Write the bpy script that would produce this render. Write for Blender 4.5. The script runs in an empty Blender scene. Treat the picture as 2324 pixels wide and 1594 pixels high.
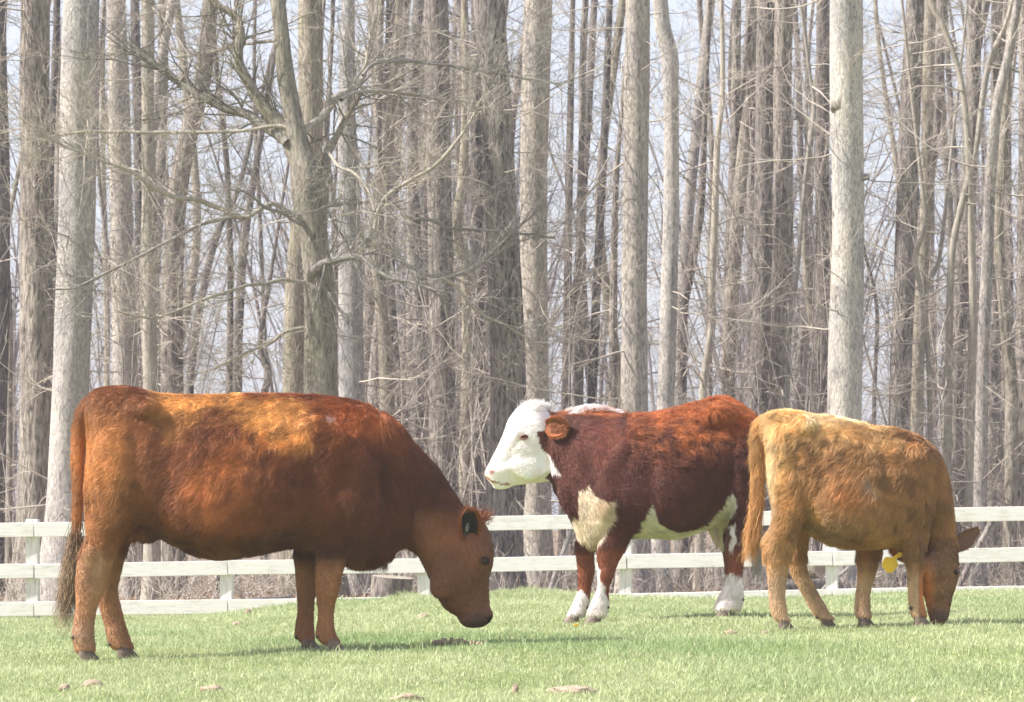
import bpy, math, random
import numpy as np
from mathutils import Vector
R = math.radians
C = bpy.context.scene.collection
SC = bpy.context.scene

# ------------------------------------------------------------------ camera, sky, sun, exposure
FPX, UC, VH, CZ = 8880.0, 1162.0, 1200.0, 0.64     # focal length and horizon in survey pixels, camera height
cam = bpy.data.cameras.new('camera'); camo = bpy.data.objects.new('camera', cam); C.objects.link(camo)
cam.sensor_width = 36; cam.lens = 36 * FPX / 2324.0
cam.shift_y = (VH - 797.0) / 2324.0
camo.location = (0, 0, CZ); camo.rotation_euler = (R(90), 0, 0)
cam.clip_start = 0.5; cam.clip_end = 5000
cam.dof.use_dof = True; cam.dof.focus_distance = 21.0; cam.dof.aperture_fstop = 16
SC.camera = camo
SUN_EL, SUN_AZ = 42.0, 10.0       # azimuth: degrees from due left towards the camera
sd = Vector((-math.cos(R(SUN_EL)) * math.cos(R(SUN_AZ)), -math.cos(R(SUN_EL)) * math.sin(R(SUN_AZ)), math.sin(R(SUN_EL))))
W = bpy.data.worlds.new('World'); SC.world = W; W.use_nodes = True
nt = W.node_tree; bg = nt.nodes['Background']; sky = nt.nodes.new('ShaderNodeTexSky')
sky.sky_type = 'NISHITA'; sky.sun_disc = False; sky.sun_elevation = R(SUN_EL)
sky.sun_rotation = math.atan2(sd.x, sd.y); sky.dust_density = 3.0; sky.air_density = 1.0; sky.ozone_density = 1.5
# thin pale high cloud veiling the blue
cl = nt.nodes.new('ShaderNodeMix'); cl.data_type = 'RGBA'; cl.inputs[7].default_value = (3.1, 3.15, 3.65, 1)
tcw = nt.nodes.new('ShaderNodeTexCoord'); nz = nt.nodes.new('ShaderNodeTexNoise'); nz.inputs['Scale'].default_value = 2.2; nz.inputs['Detail'].default_value = 5
mr = nt.nodes.new('ShaderNodeMapRange'); mr.inputs[1].default_value = .3; mr.inputs[2].default_value = .7; mr.inputs[3].default_value = .62; mr.inputs[4].default_value = .9
nt.links.new(tcw.outputs['Generated'], nz.inputs[0]); nt.links.new(nz.outputs[0], mr.inputs[0]); nt.links.new(mr.outputs[0], cl.inputs[0])
nt.links.new(sky.outputs[0], cl.inputs[6]); nt.links.new(cl.outputs[2], bg.inputs[0]); bg.inputs[1].default_value = 0.15
sl = bpy.data.lights.new('sun', 'SUN'); sl.energy = 4.6; sl.angle = R(0.6); sl.color = (1, .965, .91)
so = bpy.data.objects.new('sun', sl); C.objects.link(so); so.rotation_euler = sd.to_track_quat('Z', 'Y').to_euler()
so.location = (-30, 0, 40)
SC.view_settings.view_transform = 'Standard'; SC.view_settings.look = 'None'
SC.view_settings.exposure = 1.0; SC.view_settings.gamma = 1.0
SC.cycles.max_bounces = 6; SC.cycles.transparent_max_bounces = 4
SC.cycles_curves.subdivisions = 2

rng = np.random.default_rng(11); random.seed(5)

def wp(u, v, Y):
    return np.array([(u - UC) * Y / FPX, Y, CZ - (v - VH) * Y / FPX])

# ------------------------------------------------------------------ helpers
def mesh_np(name, V, F, sizes=None):
    """V (N,3); F flat index array with sizes per polygon (array) or (M,k) array"""
    me = bpy.data.meshes.new(name)
    V = np.asarray(V, dtype=np.float32).reshape(-1, 3)
    if sizes is None:
        F = np.asarray(F, dtype=np.int32); sizes = np.full(len(F), F.shape[1], dtype=np.int32)
    F = np.asarray(F, dtype=np.int32).ravel()
    me.vertices.add(len(V)); me.vertices.foreach_set('co', V.ravel())
    me.loops.add(len(F)); me.loops.foreach_set('vertex_index', F)
    st = np.concatenate([[0], np.cumsum(sizes)[:-1]]).astype(np.int32)
    me.polygons.add(len(sizes)); me.polygons.foreach_set('loop_start', st)
    me.polygons.foreach_set('use_smooth', np.ones(len(sizes), dtype=bool))
    me.update(calc_edges=True); me.validate()
    return me

def obj(name, me, mat=None, parent=None, loc=None):
    o = bpy.data.objects.new(name, me); C.objects.link(o)
    if mat is not None: me.materials.append(mat)
    if parent is not None: o.parent = parent
    if loc is not None: o.location = loc
    return o

def tag(o, label=None, cat=None, group=None, kind=None):
    if label: o['label'] = label
    if cat: o['category'] = cat
    if group: o['group'] = group
    if kind: o['kind'] = kind
    return o

def empty(name, loc):
    o = bpy.data.objects.new(name, None); C.objects.link(o); o.location = loc
    o.empty_display_size = .1
    return o

def snoise(P, sc, seed=0, oct=3):
    """cheap smooth noise in -1..1 from sums of sines"""
    r = np.random.default_rng(seed); P = np.asarray(P) * sc
    out = np.zeros(P.shape[:-1]); amp = 1.; tot = 0.
    for o in range(oct):
        for k in range(4):
            d = r.normal(size=P.shape[-1]); d /= np.linalg.norm(d)
            d2 = r.normal(size=P.shape[-1]); d2 /= np.linalg.norm(d2)
            out += amp * np.sin(P @ d * 2.1 + r.uniform(0, 6.3) + 1.3 * np.sin(P @ d2 * 1.7 + r.uniform(0, 6.3)))
        tot += amp * 2.2; amp *= .55; P = P * 2.03
    return np.clip(out / tot, -1, 1)

def tubes(P, Rr, n=3, cap=False, ang=None):
    """P (M,K,3) polylines, Rr (M,K) or (M,K,n) radii -> verts, quads"""
    P = np.asarray(P, float); M, K, _ = P.shape
    T = np.gradient(P, axis=1); T /= np.linalg.norm(T, axis=2, keepdims=True) + 1e-9
    av = np.abs(T.mean(axis=1)); ref = np.eye(3)[np.argmin(av, axis=1)][:, None, :]
    A = np.cross(T, np.broadcast_to(ref, T.shape)); A /= np.linalg.norm(A, axis=2, keepdims=True) + 1e-9
    B = np.cross(T, A)
    th = np.arange(n) * 2 * np.pi / n
    Rr = np.asarray(Rr, float)
    if Rr.ndim == 2: Rr = np.repeat(Rr[:, :, None], n, axis=2)
    V = P[:, :, None, :] + Rr[..., None] * (np.cos(th)[None, None, :, None] * A[:, :, None, :] + np.sin(th)[None, None, :, None] * B[:, :, None, :])
    idx = np.arange(M * K * n).reshape(M, K, n)
    a = idx[:, :-1, :]; b = np.roll(a, -1, axis=2); c = idx[:, 1:, :]; d = np.roll(c, -1, axis=2)
    Q = np.stack([a, c, d, b], axis=-1).reshape(-1, 4)
    return V.reshape(-1, 3), Q

def spline(pts, K):
    """Catmull-Rom resample rows of pts (N,D) to K rows by cumulative length of first 3 columns"""
    pts = np.asarray(pts, float); N = len(pts)
    if N == 2: return pts[0] + (pts[1] - pts[0]) * np.linspace(0, 1, K)[:, None]
    e = np.vstack([2 * pts[0] - pts[1], pts, 2 * pts[-1] - pts[-2]])
    L = np.concatenate([[0], np.cumsum(np.linalg.norm(np.diff(pts[:, :3], axis=0), axis=1) + 1e-6)])
    t = np.interp(np.linspace(0, L[-1], K), L, np.arange(N)); i = np.minimum(t.astype(int), N - 2); f = (t - i)[:, None]
    p0, p1, p2, p3 = e[i], e[i + 1], e[i + 2], e[i + 3]
    return .5 * (2 * p1 + (p2 - p0) * f + (2 * p0 - 5 * p1 + 4 * p2 - p3) * f ** 2 + (3 * p1 - p0 - 3 * p2 + p3) * f ** 3)

class Nodes:
    def __init__(s, name):
        s.m = bpy.data.materials.new(name); s.m.use_nodes = True; s.t = s.m.node_tree
        s.p = s.t.nodes['Principled BSDF']; s.out = s.t.nodes['Material Output']
    def n(s, t, **k):
        x = s.t.nodes.new(t)
        for a, b in k.items():
            if a.startswith('i_'): x.inputs[a[2:].replace('_', ' ')].default_value = b
            else: setattr(x, a, b)
        return x
    def l(s, a, b): s.t.links.new(a, b)
    def ramp(s, fac, stops):
        r = s.n('ShaderNodeValToRGB'); cr = r.color_ramp
        while len(cr.elements) < len(stops): cr.elements.new(.5)
        for e, (p, c) in zip(cr.elements, stops): e.position = p; e.color = (*c, 1)
        s.l(fac, r.inputs[0]); return r
    def mapping(s, scale, coord='Object', rot=(0, 0, 0)):
        tc = s.n('ShaderNodeTexCoord'); mp = s.n('ShaderNodeMapping'); mp.inputs['Scale'].default_value = scale
        mp.inputs['Rotation'].default_value = rot
        s.l(tc.outputs[coord], mp.inputs[0]); return mp.outputs[0]
    def noise(s, vec, scale, detail=4, rough=.6, dist=0.):
        x = s.n('ShaderNodeTexNoise'); x.inputs['Scale'].default_value = scale; x.inputs['Detail'].default_value = detail
        x.inputs['Roughness'].default_value = rough; x.inputs['Distortion'].default_value = dist
        if vec is not None: s.l(vec, x.inputs['Vector'])
        return x.outputs[0]
    def mix(s, fac, a, b, mode='MIX'):
        x = s.n('ShaderNodeMix', data_type='RGBA', blend_type=mode)
        for v, sock in ((fac, x.inputs[0]), (a, x.inputs[6]), (b, x.inputs[7])):
            if hasattr(v, 'is_output'): s.l(v, sock)
            else: sock.default_value = (*v, 1) if isinstance(v, tuple) else v
        return x.outputs[2]
    def bump(s, h, strength, dist):
        x = s.n('ShaderNodeBump'); x.inputs['Strength'].default_value = strength; x.inputs['Distance'].default_value = dist
        s.l(h, x.inputs['Height']); s.l(x.outputs[0], s.p.inputs['Normal'])

def bark(name, light, dark, patch, scale=1.0, bumpd=.03, lichen=(.30, .31, .20), lf=.25, zs=6.5):
    N = Nodes(name)
    v = N.mapping((34 * scale, 34 * scale, zs * scale)); f = N.noise(v, 1.0, 5, .62, .9)
    v2 = N.mapping((2.2, 2.2, .7)); g = N.noise(v2, 1.0, 3, .6)
    v3 = N.mapping((70 * scale, 70 * scale, 16 * scale)); h = N.noise(v3, 1.0, 3, .6)
    c = N.ramp(f, [(.34, dark), (.47, tuple(.5 * a + .5 * b for a, b in zip(dark, light))), (.58, light)])
    p = N.ramp(g, [(.45, (0, 0, 0)), (.62, (1, 1, 1))])
    c2 = N.mix(p.outputs[0], c.outputs[0], patch, 'MULTIPLY')
    v4 = N.mapping((5, 5, 2.5)); q = N.ramp(N.noise(v4, 1.3, 5, .7), [(.52, (0, 0, 0)), (.66, (lf, lf, lf))])
    c3 = N.mix(q.outputs[0], c2, lichen)
    v5 = N.mapping((7, 7, 1.6)); sc_ = N.ramp(N.noise(v5, 1.6, 2, .5, 1.2), [(.68, (1, 1, 1)), (.74, (.42, .38, .36))]); c3 = N.mix(1.0, c3, sc_.outputs[0], 'MULTIPLY')
    oi = N.n('ShaderNodeObjectInfo'); rr = N.ramp(oi.outputs['Random'], [(0, (.72, .72, .76)), (.5, (.95, .92, .90)), (1, (1.12, 1.08, 1.02))])
    c4 = N.mix(1.0, c3, rr.outputs[0], 'MULTIPLY')
    N.l(c4, N.p.inputs['Base Color']); N.p.inputs['Roughness'].default_value = .92
    N.p.inputs['Specular IOR Level'].default_value = .15
    m = N.n('ShaderNodeMath', operation='MULTIPLY_ADD'); N.l(h, m.inputs[0]); m.inputs[1].default_value = .35; N.l(f, m.inputs[2])
    N.bump(m.outputs[0], .9, bumpd)
    return N.m

BARK = {
    'pale': bark('pale_bark', (.50, .46, .41), (.19, .17, .16), (.74, .74, .79), 1.1, .022, (.42, .42, .33), .2, 10),
    'white': bark('white_bark', (.56, .53, .49), (.25, .23, .22), (.72, .74, .79), 1.25, .018, (.42, .41, .32), .25, 11),
    'brown': bark('brown_bark', (.41, .37, .325), (.075, .066, .062), (.70, .68, .72), .8, .045),
    'olive': bark('olive_bark', (.43, .39, .32), (.16, .14, .115), (.72, .73, .68), .9, .035, (.36, .36, .22), .35),
    'dark': bark('dark_bark', (.24, .21, .195), (.06, .053, .052), (.75, .74, .78), .8, .04),
    'smooth': bark('smooth_bark', (.45, .415, .36), (.26, .235, .20), (.80, .80, .80), 1.4, .010, (.36, .37, .27), .3),
}
TW = {}
for k, c in (('tan', (.47, .41, .345)), ('grey', (.32, .28, .25)), ('dark', (.14, .115, .115))):
    N = Nodes('twig_' + k); oi = N.n('ShaderNodeObjectInfo')
    v = N.mapping((1.3, 1.3, 1.3)); a = N.noise(v, 1.0, 3)
    r_ = N.ramp(a, [(.35, tuple(x * .7 for x in c)), (.65, tuple(x * 1.2 for x in c))])
    N.l(r_.outputs[0], N.p.inputs['Base Color']); N.p.inputs['Roughness'].default_value = .85
    TW[k] = N.m

# ------------------------------------------------------------------ terrain
UCOL = np.array([-400, 0, 400, 800, 1200, 1700, 2324, 2800.])
ROWY = np.array([4., 14, 20, 24.5, 29, 34, 42, 60, 140, 3000])
def zr(Y, vs): return [CZ - (v - VH) * Y / FPX for v in vs]
ROWZ = np.array([
    [-.02] * 8,
    zr(14, [1610] * 8),
    zr(20, [1506, 1504, 1494, 1478, 1462, 1446, 1434, 1432]),
    zr(24.5, [1462, 1460, 1448, 1434, 1418, 1402, 1392, 1390]),
    zr(29, [1436, 1432, 1425, 1395, 1378, 1374, 1360, 1358]),
    zr(34, [1415, 1412, 1404, 1368, 1352, 1362, 1346, 1344]),
    zr(42, [1408, 1406, 1400, 1372, 1368, 1366, 1350, 1346]),
    [-.36, -.36, -.36, -.33, -.33, -.30, -.26, -.26],
    [-.55] * 8, [-.6] * 8])
def gz(x, y):
    x = np.asarray(x, float); y = np.asarray(y, float)
    ye = np.clip(y, 14, 60); u = np.clip(x * FPX / ye + UC, -400, 2799)
    i = np.clip(np.searchsorted(UCOL, u, 'right') - 1, 0, 6); fu = (u - UCOL[i]) / (UCOL[i + 1] - UCOL[i]); fu = fu * fu * (3 - 2 * fu)
    yy = np.clip(y, 4, 2999); j = np.clip(np.searchsorted(ROWY, yy, 'right') - 1, 0, 8)
    fy = (yy - ROWY[j]) / (ROWY[j + 1] - ROWY[j]); 
    g = lambda jj: ROWZ[jj, i] * (1 - fu) + ROWZ[jj, i + 1] * fu
    # Catmull-Rom in y
    j0 = np.maximum(j - 1, 0); j3 = np.minimum(j + 2, 9)
    p0, p1, p2, p3 = g(j0), g(j), g(j + 1), g(j3)
    m1 = np.where(j > 0, (p2 - p0) / (ROWY[j + 1] - ROWY[j0]), 0) * (ROWY[j + 1] - ROWY[j])
    m2 = np.where(j < 8, (p3 - p1) / (ROWY[j3] - ROWY[j] + 1e-9), 0) * (ROWY[j + 1] - ROWY[j])
    t = fy; h = (2 * t**3 - 3 * t**2 + 1) * p1 + (t**3 - 2 * t**2 + t) * m1 + (-2 * t**3 + 3 * t**2) * p2 + (t**3 - t**2) * m2
    return h + .008 * snoise(np.stack([x, y], -1), 1.7, 3, 2) * np.clip((60 - y) / 20, 0, 1)

def build_ground():
    xs = np.concatenate([[-900, -300, -100, -50, -25, -14], np.linspace(-9.5, 9.5, 96), [14, 25, 50, 100, 300, 900]])
    ys = np.concatenate([[-60, -20, -5, 2, 6, 9, 11], np.linspace(12.5, 46, 110), [48, 51, 55, 60, 70, 85, 100, 120, 160, 240, 400, 800, 1500, 3000]])
    X, Y = np.meshgrid(xs, ys); Z = gz(X, Y)
    V = np.stack([X, Y, Z], -1).reshape(-1, 3); nx = len(xs)
    idx = np.arange(len(V)).reshape(len(ys), nx)
    Q = np.stack([idx[:-1, :-1], idx[:-1, 1:], idx[1:, 1:], idx[1:, :-1]], -1).reshape(-1, 4)
    N = Nodes('ground_soil_and_turf')
    geo = N.n('ShaderNodeNewGeometry'); sep = N.n('ShaderNodeSeparateXYZ'); N.l(geo.outputs['Position'], sep.inputs[0])
    v = N.mapping((1, 1, 1)); a = N.noise(v, 7, 6, .7); b = N.noise(v, 1.1, 3)
    grass = N.ramp(a, [(.3, (.13, .16, .055)), (.5, (.22, .27, .09)), (.7, (.34, .35, .16))])
    lit = N.ramp(N.noise(v, 14, 6, .75), [(.3, (.10, .07, .05)), (.5, (.22, .155, .11)), (.68, (.36, .28, .21))])
    # woodland floor starts a little behind the fence, ragged edge
    m = N.n('ShaderNodeMath', operation='MULTIPLY_ADD'); N.l(b, m.inputs[0]); m.inputs[1].default_value = 2.5; N.l(sep.outputs[1], m.inputs[2])
    r = N.n('ShaderNodeMapRange'); r.inputs[1].default_value = 43.3; r.inputs[2].default_value = 44.4; N.l(m.outputs[0], r.inputs[0])
    c = N.mix(r.outputs[0], grass.outputs[0], lit.outputs[0]); N.l(c, N.p.inputs['Base Color'])
    N.p.inputs['Roughness'].default_value = 1; N.p.inputs['Specular IOR Level'].default_value = .05
    N.bump(a, .5, .03)
    o = obj('ground', mesh_np('ground', V, Q), N.m); tag(o, 'green pasture running back to a leaf strewn woodland floor', kind='structure')
build_ground()

def attr_mat(name, attr, rough=.6, transl=0., spec=.3, vary=None):
    N = Nodes(name); a = N.n('ShaderNodeAttribute', attribute_name=attr)
    N.l(a.outputs['Color'], N.p.inputs['Base Color']); N.p.inputs['Roughness'].default_value = rough
    N.p.inputs['Specular IOR Level'].default_value = spec
    if transl:
        t = N.n('ShaderNodeBsdfTranslucent'); N.l(a.outputs['Color'], t.inputs[0]); mx = N.n('ShaderNodeMixShader'); mx.inputs[0].default_value = transl
        N.l(N.p.outputs[0], mx.inputs[1]); N.l(t.outputs[0], mx.inputs[2]); N.l(mx.outputs[0], N.out.inputs[0])
    return N.m

def blades(name, X, Y, H, Wd, col, lean, mat):
    n = len(X); Z = gz(X, Y) - .004
    a = rng.uniform(0, 2 * np.pi, n); d = np.stack([np.cos(a), np.sin(a), 0 * a], -1); s = np.stack([-np.sin(a), np.cos(a), 0 * a], -1)
    la = rng.uniform(0, 2 * np.pi, n); ld = np.stack([np.cos(la), np.sin(la), 0 * la], -1)
    P = np.stack([X, Y, Z], -1); up = np.array([0, 0, 1.])
    mid = P + up * (H * .55)[:, None] + ld * (H * lean * .3)[:, None]; tip = P + up * (H * (1 - .25 * lean))[:, None] + ld * (H * lean)[:, None]
    w = Wd[:, None]
    V = np.stack([P - s * w * .5, P + s * w * .5, mid + s * w * .4, mid - s * w * .4, tip], 1).reshape(-1, 3)
    b = (np.arange(n) * 5)[:, None]
    F = np.concatenate([b + np.array([0, 1, 2, 3]), b + np.array([3, 2, 4])], 1).ravel(); sizes = np.tile([4, 3], n)
    me = mesh_np(name, V, F, sizes)
    ca = me.attributes.new('gcol', 'FLOAT_COLOR', 'POINT')
    c4 = np.ones((n, 5, 4), np.float32); c4[:, :, :3] = col[:, None, :]; c4[:, :2, :3] *= 1.0
    ca.data.foreach_set('color', c4.ravel())
    return obj(name, me, mat)

GM = attr_mat('grass_blade', 'gcol', .55, .35, .25)
def build_grass():
    n = 800000
    t = rng.uniform(0, 1, n); Y = 12.6 + (43.6 - 12.6) * t ** 1.15
    u = rng.uniform(-260, 2584, n); X = (u - UC) * Y / FPX
    keep = np.ones(n, bool)
    P2 = np.stack([X, Y * .45], -1)
    cl = snoise(P2, 2.2, 21, 3); cl2 = snoise(P2, .7, 22, 2); fine = snoise(np.stack([X, Y], -1), 9, 23, 2)
    H = .016 + .006 * cl + .005 * fine + rng.uniform(-.005, .012, n)
    # uneven longer tufts along the rise in front of the fence
    uu = u; tall = np.exp(-((uu - 1200) / 110) ** 2) * np.exp(-((Y - 34) / 1.6) ** 2) + .8 * np.exp(-((uu - 930) / 70) ** 2) * np.exp(-((Y - 33.5) / 1.2) ** 2) \
        + .35 * np.exp(-((Y - 35) / 2) ** 2) * np.clip((uu - 1900) / 300, 0, 1)
    H += np.clip(tall, 0, 1) * .075 * (0.5 + .5 * np.clip(fine + .6, 0, 1.4))
    H += (rng.uniform(0, 1, n) < .03) * .03
    H = np.clip(H, .010, .2)
    k = np.clip((cl * .6 + fine * .5 + rng.normal(0, .2, n)) * .5 + .5, 0, 1)[:, None]
    g1 = np.array([.31, .365, .17]); g2 = np.array([.58, .61, .37])
    col = g1 + (g2 - g1) * k
    blue = (np.clip(cl2 - .15, 0, 1) * .75)[:, None]; col = col * (1 - blue) + np.array([.24, .36, .15]) * blue
    dry = rng.uniform(0, 1, n) < (.07 + .16 * np.clip(snoise(P2, 1.6, 31, 2) - .15, 0, 1))
    col[dry] = np.array([.66, .60, .42]) * rng.uniform(.7, 1.15, (dry.sum(), 1))
    H[dry] *= .75; H = np.where((cl2 > .35), H * 1.35, H)
    col *= rng.uniform(.9, 1.1, (n, 1))
    Wd = rng.uniform(.003, .0055, n) * np.clip(Y / 20, 1, 1.9)
    o = blades('pasture_grass', X[keep], Y[keep], H[keep], Wd[keep], col[keep], rng.uniform(.15, .9, n)[keep], GM)
    tag(o, 'short bright green pasture grass under and around the cows', 'grass', kind='stuff')
build_grass()

def build_litter():
    n = 60000
    Y = 43.5 + 45 * rng.uniform(0, 1, n) ** 1.6; u = rng.uniform(-250, 2580, n); X = (u - UC) * Y / FPX
    Z = gz(X, Y) + rng.uniform(.0, .06, n)
    c = np.stack([X, Y, Z], -1); s = rng.uniform(.02, .055, n)[:, None]
    a = rng.normal(size=(n, 3)); a /= np.linalg.norm(a, axis=1, keepdims=True); b = np.cross(a, rng.normal(size=(n, 3))); b /= np.linalg.norm(b, axis=1, keepdims=True)
    V = np.stack([c - a * s, c + b * s * .5, c + a * s, c - b * s * .5], 1).reshape(-1, 3)
    me = mesh_np('leaf_litter', V, np.arange(4 * n).reshape(n, 4))
    cols = np.array([(.36, .25, .16), (.26, .17, .11), (.45, .34, .24), (.30, .16, .09), (.50, .42, .33)])[rng.integers(0, 5, n)] * rng.uniform(.7, 1.2, (n, 1))
    ca = me.attributes.new('gcol', 'FLOAT_COLOR', 'POINT'); c4 = np.ones((n, 4, 4), np.float32); c4[:, :, :3] = cols[:, None, :]
    ca.data.foreach_set('color', c4.ravel())
    tag(obj('leaf_litter', me, attr_mat('dead_leaf', 'gcol', .8, .15, .15)), 'brown fallen leaves covering the woodland floor behind the fence', 'leaf litter', kind='stuff')
build_litter()

# ------------------------------------------------------------------ fence
def build_fence():
    N = Nodes('whitewashed_board'); v = N.mapping((3, 30, 30)); a = N.noise(v, 1.6, 6, .7, .5)
    r = N.ramp(a, [(.3, (.62, .585, .56)), (.46, (.84, .785, .765)), (.7, (.90, .845, .83))])
    v2 = N.mapping((2, 2, 3)); b = N.ramp(N.noise(v2, 1.4, 5, .75), [(.52, (1, 1, 1)), (.68, (.84, .81, .77)), (.76, (.70, .66, .61))])
    N.l(N.mix(1.0, r.outputs[0], b.outputs[0], 'MULTIPLY'), N.p.inputs['Base Color']); N.p.inputs['Roughness'].default_value = .75; N.bump(a, .35, .006)
    M = N.m
    N = Nodes('whitewashed_post'); v = N.mapping((22, 22, 2.5)); a = N.noise(v, 1.6, 6, .7, .5)
    r = N.ramp(a, [(.3, (.42, .40, .38)), (.5, (.72, .67, .645)), (.7, (.84, .785, .765))]); N.l(r.outputs[0], N.p.inputs['Base Color'])
    N.p.inputs['Roughness'].default_value = .8; N.bump(a, .4, .006)
    MP = N.m
    YF = 42.0
    us = [-860, -390, 75, 515, 963, 1420, 1888, 2352, 2815, 3270]
    top = np.interp(us, [-900, 0, 1200, 2250, 3300], [1196, 1187, 1171, 1150, 1138])
    root = empty('board_fence', wp(1162, 1390, YF)); root.location[2] = float(gz(0, YF))
    tag(root, 'weathered white three board fence between the pasture and the wood', 'fence')
    L = np.array(root.location)
    def box(name, c, ex, ey, ez, hx, hy, hz, mat, bev=.008):
        V = []
        for sx in (-1, 1):
            for sy in (-1, 1):
                for sz in (-1, 1): V.append(c + ex * hx * sx + ey * hy * sy + ez * hz * sz)
        F = [(0, 1, 3, 2), (4, 6, 7, 5), (0, 4, 5, 1), (2, 3, 7, 6), (0, 2, 6, 4), (1, 5, 7, 3)]
        me = mesh_np(name, np.array(V) - L, F); me.polygons.foreach_set('use_smooth', np.zeros(6, bool))
        o = obj(name, me, mat, root); m = o.modifiers.new('b', 'BEVEL'); m.width = bev; m.segments = 2
        return o
    ex, ey, ez = np.eye(3)
    for i, u in enumerate(us):
        tp = wp(u, top[i] - 7, YF + .09); zb = float(gz(tp[0], tp[1])) - .3
        a = .10 + .03 * math.sin(i * 2.3)
        e1 = np.array([math.cos(a), -math.sin(a), 0]); e2 = np.array([math.sin(a), math.cos(a), 0])
        lean = .012 * math.sin(i * 1.7); e3 = np.array([lean, 0, 1.])
        h = (tp[2] - zb) / 2
        box('post', np.array([tp[0], tp[1], zb + h]), e1, e2, e3, .066, .066, h, MP)
    for i in range(len(us) - 1):
        for k, dv in enumerate((0, 93, 180)):
            j = 1.5 * math.sin(i * 3.1 + k * 1.9)
            a = wp(us[i] + 3, top[i] + dv + 16.5 + j, YF); b = wp(us[i + 1] - 1 + 3, top[i + 1] + dv + 16.5 - j * .4, YF)
            e = b - a; ln = np.linalg.norm(e); e /= ln; up = np.cross(ey, -e); up = -up if up[2] < 0 else up
            box('rail', (a + b) / 2, e, ey, up, ln / 2 - .003, .014 + .0012 * ((i + k) % 3), .077, M, .005)
build_fence()

# ------------------------------------------------------------------ trees
def branch_set(base_pts, base_dirs, lens, rads, K=7, droop=.15, wig=.12):
    """vectorised wiggly branches: returns P (M,K,3), Rr (M,K)"""
    M = len(base_pts); P = np.zeros((M, K, 3)); P[:, 0] = base_pts; d = base_dirs.copy()
    st = (lens / (K - 1))[:, None]
    cv = rng.normal(0, 1, (M, 3)) * [.35, .35, .75] / K; cv[:, 2] += .3 / K
    for k in range(1, K):
        d = d + cv + rng.normal(0, wig, (M, 3)); d[:, 2] -= droop / K * rng.uniform(-.4, 1.4, M)
        d /= np.linalg.norm(d, axis=1, keepdims=True); P[:, k] = P[:, k - 1] + d * st
    t = np.linspace(0, 1, K); Rr = rads[:, None] * (1 - .82 * t)[None, :] 
    return P, Rr

def children_of(P, Rr, per, lf, rf, spread=.9):
    M, K, _ = P.shape; t = rng.uniform(.15, .98, (M, per)) * (K - 1); i = np.minimum(t.astype(int), K - 2); f = (t - i)[..., None]
    r = np.arange(M)[:, None]; b = P[r, i] * (1 - f) + P[r, i + 1] * f; d = P[r, i + 1] - P[r, i]; L = np.linalg.norm(P[:, -1] - P[:, 0], axis=1)
    d /= np.linalg.norm(d, axis=2, keepdims=True) + 1e-9
    nd = d + rng.normal(0, spread * .55, d.shape) + 0; nd /= np.linalg.norm(nd, axis=2, keepdims=True)
    ln = (L[:, None] * lf * rng.uniform(.45, 1.25, (M, per)) * (1.15 - .55 * t / (K - 1)))
    rd = Rr[r, i] * rf
    return b.reshape(-1, 3), nd.reshape(-1, 3), ln.ravel(), rd.ravel()

def twig_mesh(name, trunk, nb, zlo, zhi, blen=(0.6, 2.2), dens=1.0, up=.1, rmin=.0026, side=None, rb=.014, lv3=True):
    """lateral bare branches on a trunk polyline (K,4: xyz r), in trunk-local coordinates"""
    z = rng.uniform(zlo, zhi, nb); c = np.stack([np.interp(z, trunk[:, 2], trunk[:, k]) for k in (0, 1)] + [z], -1)
    a = rng.uniform(0, 2 * np.pi, nb)
    d = np.stack([np.cos(a), np.sin(a) * .8, rng.normal(up - .05, .32, nb)], -1); d /= np.linalg.norm(d, axis=1, keepdims=True)
    ln = rng.uniform(*blen, nb); rd = rb * (ln / blen[1]) ** .7 * rng.uniform(.6, 1.2, nb)
    parts = []
    P, Q = branch_set(c, d, ln, np.maximum(rd, rmin * 1.6), 8, .25, .13); parts.append((P, Q, 4))
    b2 = children_of(P, Q, int(7 * dens), .42, .55); P2, Q2 = branch_set(*b2[:2], b2[2], np.maximum(b2[3], rmin), 5, .1, .16); parts.append((P2, Q2, 3))
    if lv3:
        b3 = children_of(P2, Q2, int(4 * dens), .5, .65, 1.1); P3, Q3 = branch_set(*b3[:2], b3[2], np.maximum(b3[3], rmin * .75), 4, .0, .15); parts.append((P3, Q3, 3))
    VV, FF, o = [], [], 0
    for P, Q, n in parts:
        Q = np.maximum(Q, rmin * .45); v, f = tubes(P, Q, n); VV.append(v); FF.append(f + o); o += len(v)
    return mesh_np(name, np.vstack(VV), np.vstack(FF))

def trunk_mesh(name, path, seed, n=18, ridge=.06, flare=.5):
    """path rows x,y,z,r (local); root flare and ridges"""
    L = np.linalg.norm(np.diff(path[:, :3], axis=0), axis=1).sum(); K = max(12, int(L / .10)); p = spline(path, min(K, 120))
    r = np.random.default_rng(seed); K = len(p)
    th = np.arange(n) * 2 * np.pi / n
    P3 = np.stack([np.cos(th)[None, :] * 1.7 + 0 * p[:, 2:3], np.sin(th)[None, :] * 1.7 + 0 * p[:, 2:3], p[:, 2:3] * .6 + 0 * th[None, :]], -1)
    m = 1 + ridge * snoise(P3, 1.5, seed, 3) + ridge * .5 * snoise(P3 * [1, 1, .25], 3.5, seed + 1, 2)
    h = p[:, 2] - p[0, 2]; fl = 1 + flare * np.exp(-h / .32)[:, None] * (1 + .45 * np.sin(th * (3 + seed % 3) + seed)[None, :])
    Rr = p[:, 3:4] * m * fl
    return tubes(p[None, :, :3], Rr[None], n), p

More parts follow.
